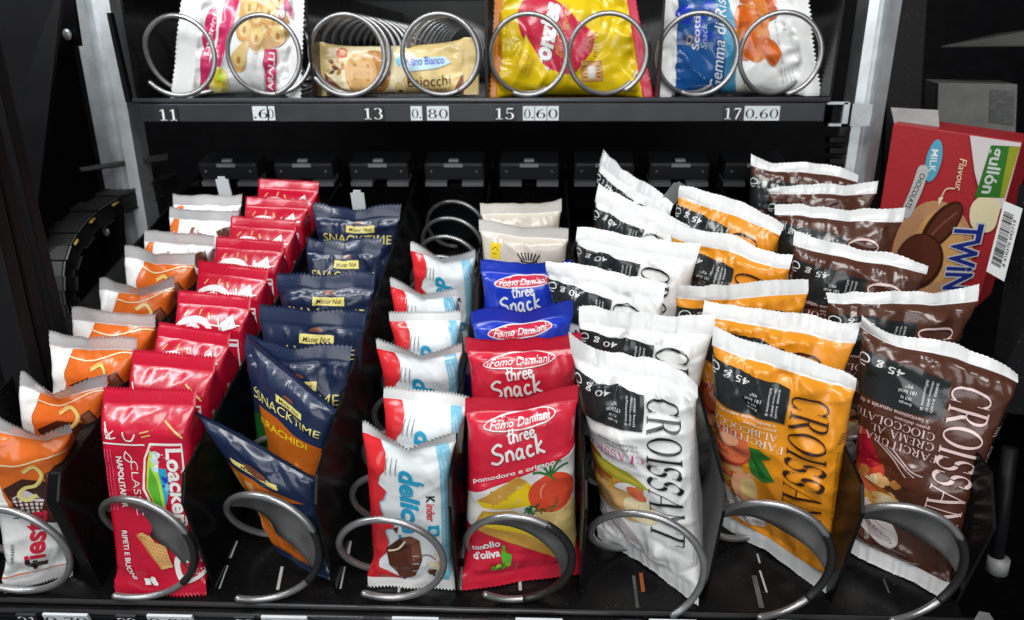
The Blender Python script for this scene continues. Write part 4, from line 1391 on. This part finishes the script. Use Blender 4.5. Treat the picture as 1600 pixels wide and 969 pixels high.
px_plate('cover_strip', [(128, 268), (262, 250), (262, 240), (124, 262)], (.30, .36, .36, .30), .003, mat('dull_strip', (.045, .045, .045), .5), cab)

# ------------------------------------------------------------------ packs of the lower tray
SEALW = film('film_seal_white', (.72, .73, .73), .36)
CR_CFG = dict(T=.036, n=3.0, m=3.2, mp=1.5, k=.13, creases=48, amp=.0024, pleat=2.2, st=.011, sb=.010)
ORD = ['front', 'second', 'third', 'fourth', 'fifth', 'sixth', 'seventh', 'eighth', 'ninth', 'tenth']


def pk(px, py, z):
    return at_t(px, py, 2, z)


def pack(name, tl, tr, bl, br, *a, **kw):
    """corners in tray space"""
    return make_bag(name, [t2w(bl), t2w(br), t2w(tr), t2w(tl)], *a, **kw)


BRT = {'w': film('film_white', INK['white'], .34), 'o': film('film_orange', INK['orange'], .33), 'b': film('film_brown', INK['brown'], .30),
       'r': film('film_red', INK['loacker_red'], .32), 'fo': film('film_fiesta', INK['fiesta_orange'], .34), 'n': film('film_navy', INK['navy'], .36),
       'k': film('film_kinder_red', INK['bright_red'], .3), 'cr': film('film_cracker_red', INK['red'], .33), 'cb': film('film_cracker_blue', INK['blue'], .3),
       'be': film('film_beige', INK['beige'], .36), 'si': film('film_silver', (.74, .74, .75), .26, metal=.35), 'y': film('film_yellow', INK['fonz_yellow'], .28),
       'c': film('film_cream', INK['cream'], .36), 'lb': film('film_light_blue', (.78, .83, .85), .32), 'fr': film('film_fonz_red', INK['fonz_red'], .3)}

# white croissants
W_ = [((892, 545), (1090, 570), .097, .097, 3), ((903, 478), (1118, 500), .095, .095, 2), ((850, 402), (1038, 442), .097, .095, 4), ((898, 350), (1092, 388), .095, .095, 5),
      ((930, 300), (1078, 340), .095, .092, 6), ((938, 243), (1050, 308), .097, .085, 7)]
tops = {0: dict(dip=-.006, wave=.004, fold=-.004, flop=-.004), 1: dict(wave=.004, dip=.005, flop=-.005), 2: dict(wave=.003, fold=-.006, flop=-.006), 3: dict(wave=.003, flop=-.005), 4: dict(wave=.004, flop=-.005), 5: dict(wave=.003, flop=-.003)}
for i, (a, b, za, zb, sd) in enumerate(W_):
    tl, tr = pk(*a, za), pk(*b, zb)
    if i == 0:
        bl, br = pk(936, 838, FLOOR + .001), pk(1092, 945, FLOOR + .001)
    else:
        m_ = (tl + tr) / 2
        cx = lane(6) + (m_[0] - lane(6)) * .45
        sk = (tl[1] - tr[1]) * .5 + .008
        bl, br = np.array([cx - .028, m_[1] - .036 + sk, FLOOR + .002]), np.array([cx + .028, m_[1] - .036 - sk, FLOOR + .002])
    cfg = dict(CR_CFG, top=dict(zig=.0002, ribs=.0001, vrib=.0007, wf=2.6, wob=.0030, ear=(-.012, .004, 0, .003, -.006, -.006)[i], **tops[i]), bot=dict(zig=.0002, wave=.003, wob=.002, vrib=.0006), belly=.35, nm=64 if i > 1 else 84, ns=53 if i > 1 else 69)
    if i == 2: cfg['T'] = .030
    pack('croissant_pack', tl, tr, bl, br, ART['white'], cfg, BRT['w'], SEALW,
         ['white croissant pack at the front of its lane, fully visible above its coil', 'white croissant pack second from the front with dented white top seal', 'white croissant pack third from the front, leaning over the blue cracker pack',
          'white croissant pack fourth from the front, standing behind the one that leans left', 'white croissant pack fifth from the front with slanting folded black label', 'rearmost white croissant pack with top corner sticking up'][i],
         'snack pack', 'white croissant packs in one lane', seed=sd)

# orange croissants
O_ = [((1112, 520), (1340, 582), .100, .098, 11), ((1098, 466), (1342, 518), .098, .098, 12), ((1055, 448), (1268, 436), .098, .094, 13), ((1048, 352), (1238, 400), .098, .097, 14), ((1060, 293), (1224, 342), .098, .096, 15)]
for i, (a, b, za, zb, sd) in enumerate(O_):
    tl, tr = pk(*a, za), pk(*b, zb)
    if i == 0:
        bl, br = pk(1112, 806, FLOOR + .001), pk(1298, 925, FLOOR + .001)
    else:
        m_ = (tl + tr) / 2
        cx = lane(7) + (m_[0] - lane(7)) * .45
        sk = (tl[1] - tr[1]) * .5 + .005
        bl, br = np.array([cx - .029, m_[1] - .028 + sk, FLOOR + .002]), np.array([cx + .029, m_[1] - .028 - sk, FLOOR + .002])
    cfg = dict(CR_CFG, top=dict(zig=.0002, ribs=.0001, vrib=.0007, wob=.0028, ear=(-.002, .004, -.003, 0, -.004)[i], wave=(.004, .0045, .003, .004, .003)[i], wf=2.4, flop=(-.004, -.005, -.004, -.005, -.006)[i], fold=(.005, 0, -.005, 0, -.006)[i]), bot=dict(zig=.0002, wave=.003, wob=.002, vrib=.0006), belly=.3, st=.0095, nm=64 if i > 1 else 84, ns=53 if i > 1 else 69)
    if i in (1, 2): cfg['T'] = .028
    pack('croissant_pack', tl, tr, bl, br, ART['orange'], cfg, BRT['o'], SEALW,
         ['orange apricot croissant pack at the front of its lane showing the apricot', 'orange croissant pack second from the front, close behind the front one', 'orange croissant pack third from the front, right end of its seal raised',
          'orange croissant pack fourth from the front with long slanting white seal', 'rearmost orange croissant pack, beside the grey paper tab'][i],
         'snack pack', 'orange croissant packs in one lane', seed=sd)

# brown croissants
B_ = [((1345, 500), (1602, 566), .104, .098, 21), ((1298, 450), (1534, 458), .100, .098, 22), ((1240, 372), (1455, 408), .099, .098, 23), ((1212, 318), (1414, 338), .099, .098, 24), ((1203, 284), (1372, 292), .099, .098, 25), ((1174, 248), (1346, 266), .099, .096, 26)]
for i, (a, b, za, zb, sd) in enumerate(B_):
    tl, tr = pk(*a, za), pk(*b, zb)
    if i == 0:
        bl, br = pk(1320, 858, FLOOR + .001), pk(1478, 937, FLOOR + .001)
    else:
        m_ = (tl + tr) / 2
        cx = lane(8) + (m_[0] - lane(8)) * .35
        sk = (tl[1] - tr[1]) * .5 + .006
        bl, br = np.array([cx - .028, m_[1] - .036 + sk, FLOOR + .002]), np.array([cx + .028, m_[1] - .036 - sk, FLOOR + .002])
    cfg = dict(CR_CFG, top=dict(zig=.0002, ribs=.0001, vrib=.0007, wob=.0034, ear=(-.007, .005, -.003, .004, .003, -.003)[i], wave=(.0055, .004, .003, .004, .003, .003)[i], wf=3., flop=(-.004, -.005, -.005, -.006, -.005, -.004)[i], fold=(-.008, 0, .004, 0, -.005, 0)[i], dip=(.004, .004, 0, 0, .003, 0)[i]), bot=dict(zig=.0002, wave=.003, wob=.002, vrib=.0006), belly=.25, st=.0075, nm=64 if i > 1 else 84, ns=53 if i > 1 else 69)
    pack('croissant_pack', tl, tr, bl, br, ART['brown'], cfg, BRT['b'], SEALW,
         ['brown chocolate croissant pack at the front of the right lane, fully visible', 'brown croissant pack second from the front with seal dipping in the middle', 'brown croissant pack third from the front below the biscuit box',
          'brown croissant pack fourth from the front with wavy white seal', 'brown croissant pack fifth from the front with a folded white corner', 'rearmost brown croissant pack in dark shade near the steel post'][i],
         'snack pack', 'brown croissant packs in one lane', seed=sd)

# wafers
L_ = [(167, 607, 318, 612), (212, 548, 353, 560), (252, 505, 382, 522), (283, 455, 410, 465), (315, 408, 435, 421), (342, 370, 455, 378), (365, 338, 470, 345), (388, 308, 488, 312), (408, 280, 507, 285)]
for i, (xa, ya, xb, yb) in enumerate(L_):
    tl, tr = pk(xa, ya, .080), pk(xb, yb, .080)
    tl[0] -= .003; tr[0] = min(tr[0] - .004, lane(2) + .0335)
    m_ = (tl + tr) / 2
    if i == 0:
        bl, br = pk(180, 928, FLOOR + .001), pk(322, 930, FLOOR + .001)
    else:
        bl, br = np.array([lane(2) - .022, m_[1] - .050, FLOOR + .001]), np.array([lane(2) + .028, m_[1] - .052, FLOOR + .001])
        
    cfg = dict(T=.024, n=7., ramp=(.09, .13), off=(1., .1), k=.12, creases=30, amp=.0007, pleat=1.5, st=.0085, sb=.0085, nm=60, top=dict(zig=.0011, wave=.001, flop=-.002, ribs=.0002), bot=dict(zig=.0011, wave=.001))
    pack('wafer_pack', tl, tr, bl, br, ART['wafer_a' if i < 2 else 'wafer_b'], cfg, BRT['r'], BRT['r'],
         'red wafer pack at the front of its lane showing green mountain picture' if i == 0 else ('rearmost red wafer pack of the red lane, right below the motors' if i == 8 else 'red wafer pack with zigzag crimp, %s from the front of the red lane' % ORD[i]),
         'snack pack', 'red wafer packs in one lane', seed=31 + i)

# orange cake packs, far left
F_ = [(-40, 655, 118, 640), (27, 582, 170, 578), (75, 518, 215, 525), (112, 478, 245, 490), (152, 433, 275, 427), (195, 384, 303, 395), (225, 358, 335, 367), (265, 322, 375, 330), (270, 303, 378, 305)]
for i, (xa, ya, xb, yb) in enumerate(F_):
    z = .080
    tl, tr = pk(xa, ya, z), pk(xb, yb, z)
    m_ = (tl + tr) / 2
    if i == 0:
        bl, br = pk(22, 925, FLOOR + .001), pk(114, 898, FLOOR + .001)
        bl[0] -= .006
    else:
        bl, br = np.array([lane(1) - .026, m_[1] - .034, FLOOR + .001]), np.array([lane(1) + .026, m_[1] - .034, FLOOR + .001])
    cfg = dict(T=.026, n=4., ramp=(.14, .18), k=.28, amp=.0014, creases=36, pleat=2., st=.0095, sb=.0095, nm=56,
               top=dict(zig=.0006, wave=.002, dip=(.013, .016, .003, .003, .013, .004, .002, .002, .002)[i], sag=.55, wob=.0015, dc=(.5, .1, 0, 0, .2, 0, 0, 0, 0)[i], ribs=.0003), bot=dict(zig=.0009, wave=.002))
    back = i >= 6
    pack('cake_pack', tl, tr, bl, br, ART['ocake_b' if back else ('ocake_m' if i else 'ocake_a')], cfg, BRT['w' if back else 'fo'], BRT['si'],
         ['orange and white cake pack at the front of the left lane showing red lettering', 'orange cake pack second from the front with deeply dipping silver seal', 'orange cake pack third from the front of the left lane', 'orange cake pack fourth from the front of the left lane',
          'orange cake pack fifth from the front with dipping silver seal', 'last orange cake pack before the white ones in the left lane', 'foremost of three white cake packs at the back of the left lane', 'middle of three white cake packs at the back of the left lane', 'rearmost white cake pack of the left lane, below a paper tab'][i],
         'snack pack', 'orange and white cake packs in one lane', seed=51 + i)

# cake bars, light blue
K_ = [(565, 657, 713, 668), (600, 604, 732, 620), (587, 528, 722, 532), (608, 486, 720, 484), (608, 432, 714, 448), (640, 378, 743, 388)]
for i, (xa, ya, xb, yb) in enumerate(K_):
    tl, tr = pk(xa, ya, .076), pk(xb, yb, .076)
    m_ = (tl + tr) / 2
    if i == 0:
        bl, br = pk(575, 915, FLOOR + .001), pk(711, 920, FLOOR + .001)
    else:
        bl, br = np.array([lane(4) - .018, m_[1] - .022, FLOOR + .001]), np.array([lane(4) + .033, m_[1] - .022, FLOOR + .001])
    cfg = dict(T=.024, n=4., ramp=(.12, .16), k=.25, amp=.0010, creases=34, pleat=2., st=.0075, sb=.008, nm=60,
               top=dict(zig=.0007, wave=.0012, dip=(.014, -.006, .012, -.005, .010, .013)[i], sag=.5, wob=.001, dc=.1, ribs=.0003), bot=dict(zig=.0009, wave=.0012))
    pack('cake_bar', tl, tr, bl, br, ART['cake'], cfg, BRT['lb'], BRT['w'],
         ['light blue and red cake bar at the front of its lane, chocolate cake picture visible', 'light blue cake bar just behind the front cake bar, seal folded back', 'white and light blue cake bar third from the front with V shaped seal', 'white and light blue cake bar fourth from the front, seal folded back',
          'white and light blue cake bar fifth from the front beside the blue cracker packs', 'rearmost white and light blue cake bar in front of the empty coil'][i],
         'snack pack', 'light blue cake bars in one lane', seed=71 + i)

# crackers and biscuits
C_ = [((727, 620), (903, 600), 'cr_red', 'cr'), ((727, 524), (909, 520), 'cr_red', 'cr'), ((736, 484), (896, 470), 'cr_blue', 'cb'), ((751, 405), (894, 403), 'cr_blue', 'cb'), ((748, 339), (888, 356), 'biscuit', 'be'), ((750, 316), (877, 311), 'biscuit', 'be')]
for i, (a, b, art, fm) in enumerate(C_):
    z = .086 if i < 4 else .088
    tl, tr = pk(*a, z), pk(*b, z)
    m_ = (tl + tr) / 2
    if i == 0:
        bl, br = pk(722, 921, FLOOR + .001), pk(911, 894, FLOOR + .001)
    else:
        bl, br = np.array([lane(5) - .033, m_[1] - .037, FLOOR + .001]), np.array([lane(5) + .033, m_[1] - .035, FLOOR + .001])
    cfg = dict(T=.028, n=3.2, m=4., mp=1.8, k=.2, amp=.0012, creases=40, pleat=2.4, st=.010, sb=.010, nm=60, top=dict(zig=.0002, wave=.003, dip=.004, sag=.5, ribs=.0003, wf=1.6, wob=.002), bot=dict(zig=.0004, wave=.0012))
    pack('cracker_pack' if i < 4 else 'biscuit_pack', tl, tr, bl, br, ART[art], cfg, BRT[fm], BRT[fm] if i < 4 else film('film_pale', (.66, .63, .58), .36),
         ['red cracker pack at the front of its lane with tomato picture', 'red cracker pack standing directly behind the front red one', 'blue cracker pack right behind the red ones', 'blue cracker pack in front of the beige biscuit packs',
          'beige biscuit pack with a black crown, front one of two', 'beige biscuit pack at the very back of its lane, half hidden'][i],
         'snack pack', ('red cracker packs', 'red cracker packs', 'blue cracker packs', 'blue cracker packs', 'beige biscuit packs', 'beige biscuit packs')[i], seed=91 + i)

# nut bags
N_ = [((378, 524), (546, 541), 'nut_mix', 0), ((404, 479), (572, 490), 'nut_plain', 0), ((430, 424), (585, 430), 'nut_plain', 0), ((478, 371), (594, 376), 'nut_plain', 0), ((488, 318), (626, 321), 'nut_plain', 0)]
for i, (a, b, art, _) in enumerate(N_):
    tl, tr = pk(*a, .082), pk(*b, .082)
    m_ = (tl + tr) / 2
    bl, br = np.array([lane(3) - .028, m_[1] - .04, FLOOR + .001]), np.array([lane(3) + .030, m_[1] - .04, FLOOR + .001])
    cfg = dict(T=.022, n=2.4, m=2.6, mp=1.4, k=.25, creases=44, amp=.0022, pleat=2., st=.012, sb=.010, nm=56, top=dict(zig=.0007, wave=.0045, flop=-.004, wob=.003, wf=1.8, ribs=.0005, dip=(.004, .002, .002, .002, .006)[i]), bot=dict())
    pack('nut_bag', tl, tr, bl, br, ART[art], cfg, BRT['n'], BRT['n'],
         ['navy nut bag with green yellow lettering behind the orange panel bag', 'navy nut bag third from the front with yellow label', 'navy nut bag fourth from the front with yellow label under its seal', 'navy nut bag fifth from the front without a visible label', 'rearmost navy nut bag, its right corner flaring out'][i],
         'snack pack', 'navy nut bags in one lane', seed=111 + i)
# the two that have tipped forward
tl, tr, br, bl = pk(388, 522, .082), pk(524, 640, .060), pk(492, 790, .000), pk(425, 812, -.020)
cfg = dict(T=.018, n=2.4, m=3., mp=1.5, k=.3, amp=.0012, pleat=1.6, st=.004, sb=.008, nm=60, top=dict(zig=.0003, wave=.002), bot=dict())
pack('nut_bag', tl, tr, bl, br, ART['nut_peanut'], cfg, BRT['n'], BRT['n'], 'navy peanut bag with orange panel, tilted to the right', 'snack pack', 'navy nut bags in one lane', seed=121)
tl, tr, br, bl = pk(303, 640, .070), pk(492, 746, .036), pk(516, 905, FLOOR + .004), pk(432, 862, FLOOR + .006)
cfg = dict(T=.016, n=2.4, m=3., mp=1.5, k=.3, amp=.0016, pleat=1.6, st=.003, sb=.006, nm=60, top=dict(zig=.0003, wave=.002), bot=dict())
pack('nut_bag', tl, tr, bl, br, ART['nut_slump'], cfg, BRT['n'], BRT['n'], 'navy and orange nut bag at the front, slumped sideways into its coil', 'snack pack', 'navy nut bags in one lane', seed=122)

# paper tabs that stick up between the packs
for (px_, py_, w, h, z, m_, lb) in ((349, 290, .011, .016, .085, TAG_WHITE, 'white paper tab standing behind the rearmost white cake pack'), (559, 308, .011, .012, .085, TAG_WHITE, 'white paper tab standing behind the rearmost navy nut bag'),
                                   (1054, 302, .012, .020, .085, mat('grey_tab', (.24, .26, .26), .4), 'grey plastic tab leaning beside the rearmost orange croissant pack')):
    c = pk(px_, py_, z)
    bm = box_bm(-w / 2, w / 2, -.0006, .0006, -h, h * .5)
    bmesh.ops.bevel(bm, geom=[e for e in bm.edges if abs(e.verts[0].co.y - e.verts[1].co.y) > .0005 and e.verts[0].co.z > 0], offset=.0025, segments=3, affect='EDGES')
    bm.transform(Matrix.Translation(c) @ Matrix.Rotation(.55 if px_ > 1000 else 0, 4, 'Y'))
    o = bm_obj('paper_tab', bm, m_, None, frame=FRAME_T)
    o['label'] = lb; o['category'] = 'tab'; o['group'] = 'paper tabs between the packs'

# ------------------------------------------------------------------ the upper tray
UY = .285
ut = thing('snack_tray', (-.05, UY, .205), 'black upper snack tray with price tags along its front edge', 'tray')
za, zb = at_w(750, 153, 1, UY)[2], at_w(750, 190, 1, UY)[2]
x0, x1 = at_w(216, 160, 1, UY)[0], at_w(1290, 160, 1, UY)[0]
UZ = za
bm_obj('base_plate', box_bm(x0, x1, UY + .002, .74, UZ - .004, UZ - .0015), TRAY_BLACK, ut)
cyl_obj('front_lip', (x0 - .004, UY, UZ - .002), (x1 + .003, UY, UZ - .002), .0022, mat('upper_lip', (.06, .062, .07), .3), ut, 10)
bm_obj('price_rail', box_bm(x0, x1, UY - .001, UY + .0018, zb, UZ - .0045), STRIP, ut, bevel=.0006)
bm_obj('rear_panel', box_bm(x0, x1, .735, .738, UZ - .0015, UZ + .10), TRAY_BLACK, ut)
for i, px_ in enumerate((212, 489, 760, 1030, 1300)):
    x = at_w(px_, 150, 1, UY)[0]
    prof = [(UY + .003, UZ - .001), (UY + .003, UZ + .085), (.735, UZ + .085), (.735, UZ - .001)]
    if i in (0, 4):
        prof[1] = (UY + .002, UZ + .10); prof[2] = (.735, UZ + .10)
    bm_obj('divider' if 0 < i < 4 else 'side_panel', prism_bm(prof, 0, x - .001, x + .001), TRAY_BLACK, ut)
# thin bright edge on the left side panel
xe = at_w(208, 80, 1, UY)[0]
TY = UY - .0012
for s, px_, dark, cell in (('11', 264, True, .016), ('.6', 408, False, .0135), ('0', 424, False, .0065), ('13', 584, True, .017), ('0.', 651, False, .0095), ('8', 676, False, .0092), ('0', 693, False, .0092), ('15', 789, True, .017), ('0.', 826, False, .0095), ('6', 845, False, .0095), ('0', 864, False, .0095),
                           ('17', 1145, True, .015), ('0.60', 1190, False, .0285)):
    tag_plate(ut, 'lane_number' if dark else 'price_tag', s, px_, 177 if px_ > 300 else 179, .0115, TY, 'w', dark, cell)

UPC = [(282, '11'), (415, '11'), (545, '13'), (690, '13'), (825, '15'), (948, '15'), (1088, '17'), (1216, '17')]
CUN = ['left wire spiral holding the white and pink biscuit pack', 'right wire spiral holding the white and pink biscuit pack', 'left wire spiral around the cream biscuit pack', 'right wire spiral around the cream biscuit pack',
       'left wire spiral in front of the yellow snack bag', 'right wire spiral in front of the yellow snack bag', 'left wire spiral in front of the blue snack pack', 'right wire spiral in front of the blue snack pack']
RU = .0315
for i, (px_, _) in enumerate(UPC):
    c = at_w(px_, 92, 1, UY + .012)
    tight = i in (2, 3)
    a0 = (222, 290, 215, 300, 250, 300, 250, 285)[i]
    pit = .032 if tight else .062
    coil('spiral_coil', c[0], UY + .001, UZ + RU + .002, RU, .0021, pit, (.36 if tight else .40) / pit, a0, 'w', 'upper tray ' + CUN[i], 'wire spirals of the upper tray', flat=.25)


def up_pack(name, px, ys, art, cfg, body, seal, label, group=None, seed=0):
    """px: image corners TL, TR, BR, BL; ys: world depth of each"""
    tl, tr, br, bl = [at_w(x, y, 1, d) for (x, y), d in zip(px, ys)]
    # pack's own bottom end is at the picture's left
    return make_bag(name, [tl, bl, br, tr], art, cfg, body, seal, label, 'snack pack', group, seed=seed, side=True)


base = dict(off=(1., 1.), n=2.6, m=3., mp=1.5, k=.2, amp=.0022, creases=50, pleat=2.6, nm=64, ns=53)
up_pack('biscuit_pack', [(290, -40), (476, -35), (470, 153), (268, 153)], (.318, .322, .316, .312), ART['up_white'], dict(base, T=.040, st=.010, sb=.016, top=dict(zig=.0006, wave=.005), bot=dict(zig=.0006, wave=.003, ribs=.0006)), BRT['w'], BRT['w'],
        'white and pink biscuit pack in the left compartment of the upper tray', seed=201)
up_pack('biscuit_pack', [(487, 66), (746, 58), (748, 148), (492, 150)], (.315, .315, .308, .308), ART['up_cream'], dict(base, T=.030, st=.012, sb=.010, amp=.0014, top=dict(zig=.0008, wave=.002), bot=dict(zig=.0006, wave=.002)), BRT['c'], BRT['c'],
        'cream biscuit pack with a round biscuit picture lying inside two tight spirals', seed=202)
up_pack('snack_bag', [(775, -45), (985, -40), (1020, 152), (765, 154)], (.325, .328, .310, .308), ART['up_yellow'], dict(base, T=.050, st=.008, sb=.006, amp=.0030, seal_b=film('film_amber', INK['fonz_orange'], .3), top=dict(zig=.0004, wave=.004, ribs=.0008), bot=dict(zig=.0005, wave=.003)), BRT['y'], BRT['fr'],
        'yellow puffy snack bag with a red oval in the upper tray', seed=203)
up_pack('snack_bag', [(1030, -30), (1258, -25), (1282, 150), (1024, 152)], (.320, .322, .312, .312), ART['up_blue'], dict(base, T=.040, st=.012, sb=.012, amp=.002, top=dict(zig=.0011, wave=.003), bot=dict(zig=.0011, wave=.003)), BRT['w'], BRT['w'],
        'blue and white snack pack with orange crisps picture, right end of the upper tray', seed=204)

# ------------------------------------------------------------------ things standing at the right
BXT = film('film_box_red', INK['box_red'], .45, coat=0.)
CARD = mat('white_card', (.30, .29, .28), .6, vary=.15)


def carton(name, front, depth, m_, label, cat):
    """front: BL, BR, TR, TL world points"""
    P = [np.asarray(p) for p in front]
    root = thing(name, (P[0] + P[1]) / 2, label, cat)
    bm = wquad(P, depth)
    bm_obj('body', bm, m_, root, bevel=.0008)
    return root, P


tl, tr = at_w(1396, 192, 1, .285), at_w(1598, 222, 1, .225)
dn = np.array([0, .02, -1.])
dl, dr = at_w(1352, 470, 1, .292), at_w(1526, 480, 1, .232)
box, P = carton('biscuit_box', [dl, dr, tr, tl], .04, BXT, 'red biscuit box with dark round biscuits standing at the right of the lower tray', 'box')
BA = Art(100, 130)
BA.ell('box_tan', .52, .30, 34, 42, 10); BA.ell('tan', .56, .36, 20, 28, 10, wob=.05, seed=2)
BA.poly('stamp', [(.62, .995), (.995, .995), (.995, .62), (.86, .60), (.72, .80)]); BA.ell('light_cream', .87, .58, 12, 14, wob=.1, seed=5)
BA.poly('box_green', [(.79, .96), (.995, .975), (.985, .68), (.765, .665)]); BA.poly('box_lime', [(.92, .965), (.995, .975), (.985, .68), (.95, .68)])
BA.text('light_grey', 'gullón', .845, .82, h=11, w=33, rot=-90, bold=.02)
BA.ell('pill_blue', .385, .835, 6.2, 15, -2); BA.text('white', 'MILK', .385, .835, h=5.4, w=16, rot=-87, bold=.01)
BA.line('pill_grey', [(.315, .77), (.29, .66), (.245, .54)], 9.5); BA.ell('pill_grey', .315, .77, 4.75, 4.75); BA.ell('pill_grey', .245, .54, 4.75, 4.75)
BA.text('black', 'CHOCOLATE', .285, .66, h=4.6, w=27, rot=-107, bold=.01)
BA.text('light_cream', 'Flavour', .62, .78, h=5.5, w=23, rot=-87, shear=.2); BA.line('light_cream', [(.60, .70), (.53, .69), (.50, .62)], .9); BA.poly('light_cream', [(.485, .64), (.525, .645), (.50, .59)])
BA.ell('choc_dark', .555, .48, 11, 22, -32); BA.ell('choc', .57, .49, 8.4, 18.5, -32); BA.line('choc_light', [(.47, .40), (.56, .49), (.66, .57)], 1.6)
BA.ell('choc_dark', .43, .26, 21, 22); BA.ell('choc', .425, .27, 19, 19.5)
BA.text('light_grey', 'TWiNS', .79, .27, h=25, w=66, rot=-88, bold=.075); BA.text('twins_blue', 'TWiNS', .79, .27, h=23, w=63.5, rot=-88, bold=.03)
flat_art('print', BA, P, box, .001)
fl = [at_w(x, y, 1, d) for (x, y), d in zip(((1398, 196), (1468, 203), (1466, 172), (1392, 168)), (.292, .272, .285, .305))]
bm_obj('top_flap', wquad(fl, .0006), CARD, box)
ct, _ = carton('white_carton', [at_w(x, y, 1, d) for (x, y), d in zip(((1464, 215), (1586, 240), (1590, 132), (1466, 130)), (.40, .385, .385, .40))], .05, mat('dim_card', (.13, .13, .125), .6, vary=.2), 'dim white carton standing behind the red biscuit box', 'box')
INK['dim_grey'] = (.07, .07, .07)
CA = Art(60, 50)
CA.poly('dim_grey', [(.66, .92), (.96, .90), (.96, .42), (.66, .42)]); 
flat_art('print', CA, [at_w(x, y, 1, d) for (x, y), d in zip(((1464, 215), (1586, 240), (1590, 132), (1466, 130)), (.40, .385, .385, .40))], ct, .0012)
# barcode sticker on the right jamb
P = [at_w(x, y, 1, d) for (x, y), d in zip(((1541, 424), (1569, 440), (1598, 326), (1569, 314)), (.160, .152, .160, .168))]
stk = thing('barcode_sticker', P[0], 'white barcode sticker on the black jamb beside the red biscuit box', 'sticker')
bm_obj('paper', wquad(P, .0006), mat('sticker_paper', (.62, .62, .62), .45), stk)
SA = Art(40, 100)
rnd = random.Random(8)
y = .14
first = True
while y < .88:
    w = rnd.choice((.006, .010, .016))
    SA.poly('black', [(.14, y), (.66, y), (.66, y + w), (.14, y + w)], keep=not first)
    first = False
    y += w + rnd.choice((.006, .010, .016))
SA.text('black', '8 410376 042719', .78, .5, h=6, w=64, rot=90)
flat_art('bars', SA, P, stk, .0005)
# loose film over the top right
P = [at_w(x, y, 1, d) for (x, y), d in zip(((1470, 72), (1640, 70), (1640, 42), (1560, 52)), (.40, .36, .36, .40))]
o = bm_obj('plastic_sheet', wquad(P, .0015), mat('dull_film', (.06, .06, .055), .35), None, bevel=.0004)
o['label'] = 'narrow grey plastic sheet lying at the upper right above the white carton'; o['category'] = 'plastic sheet'
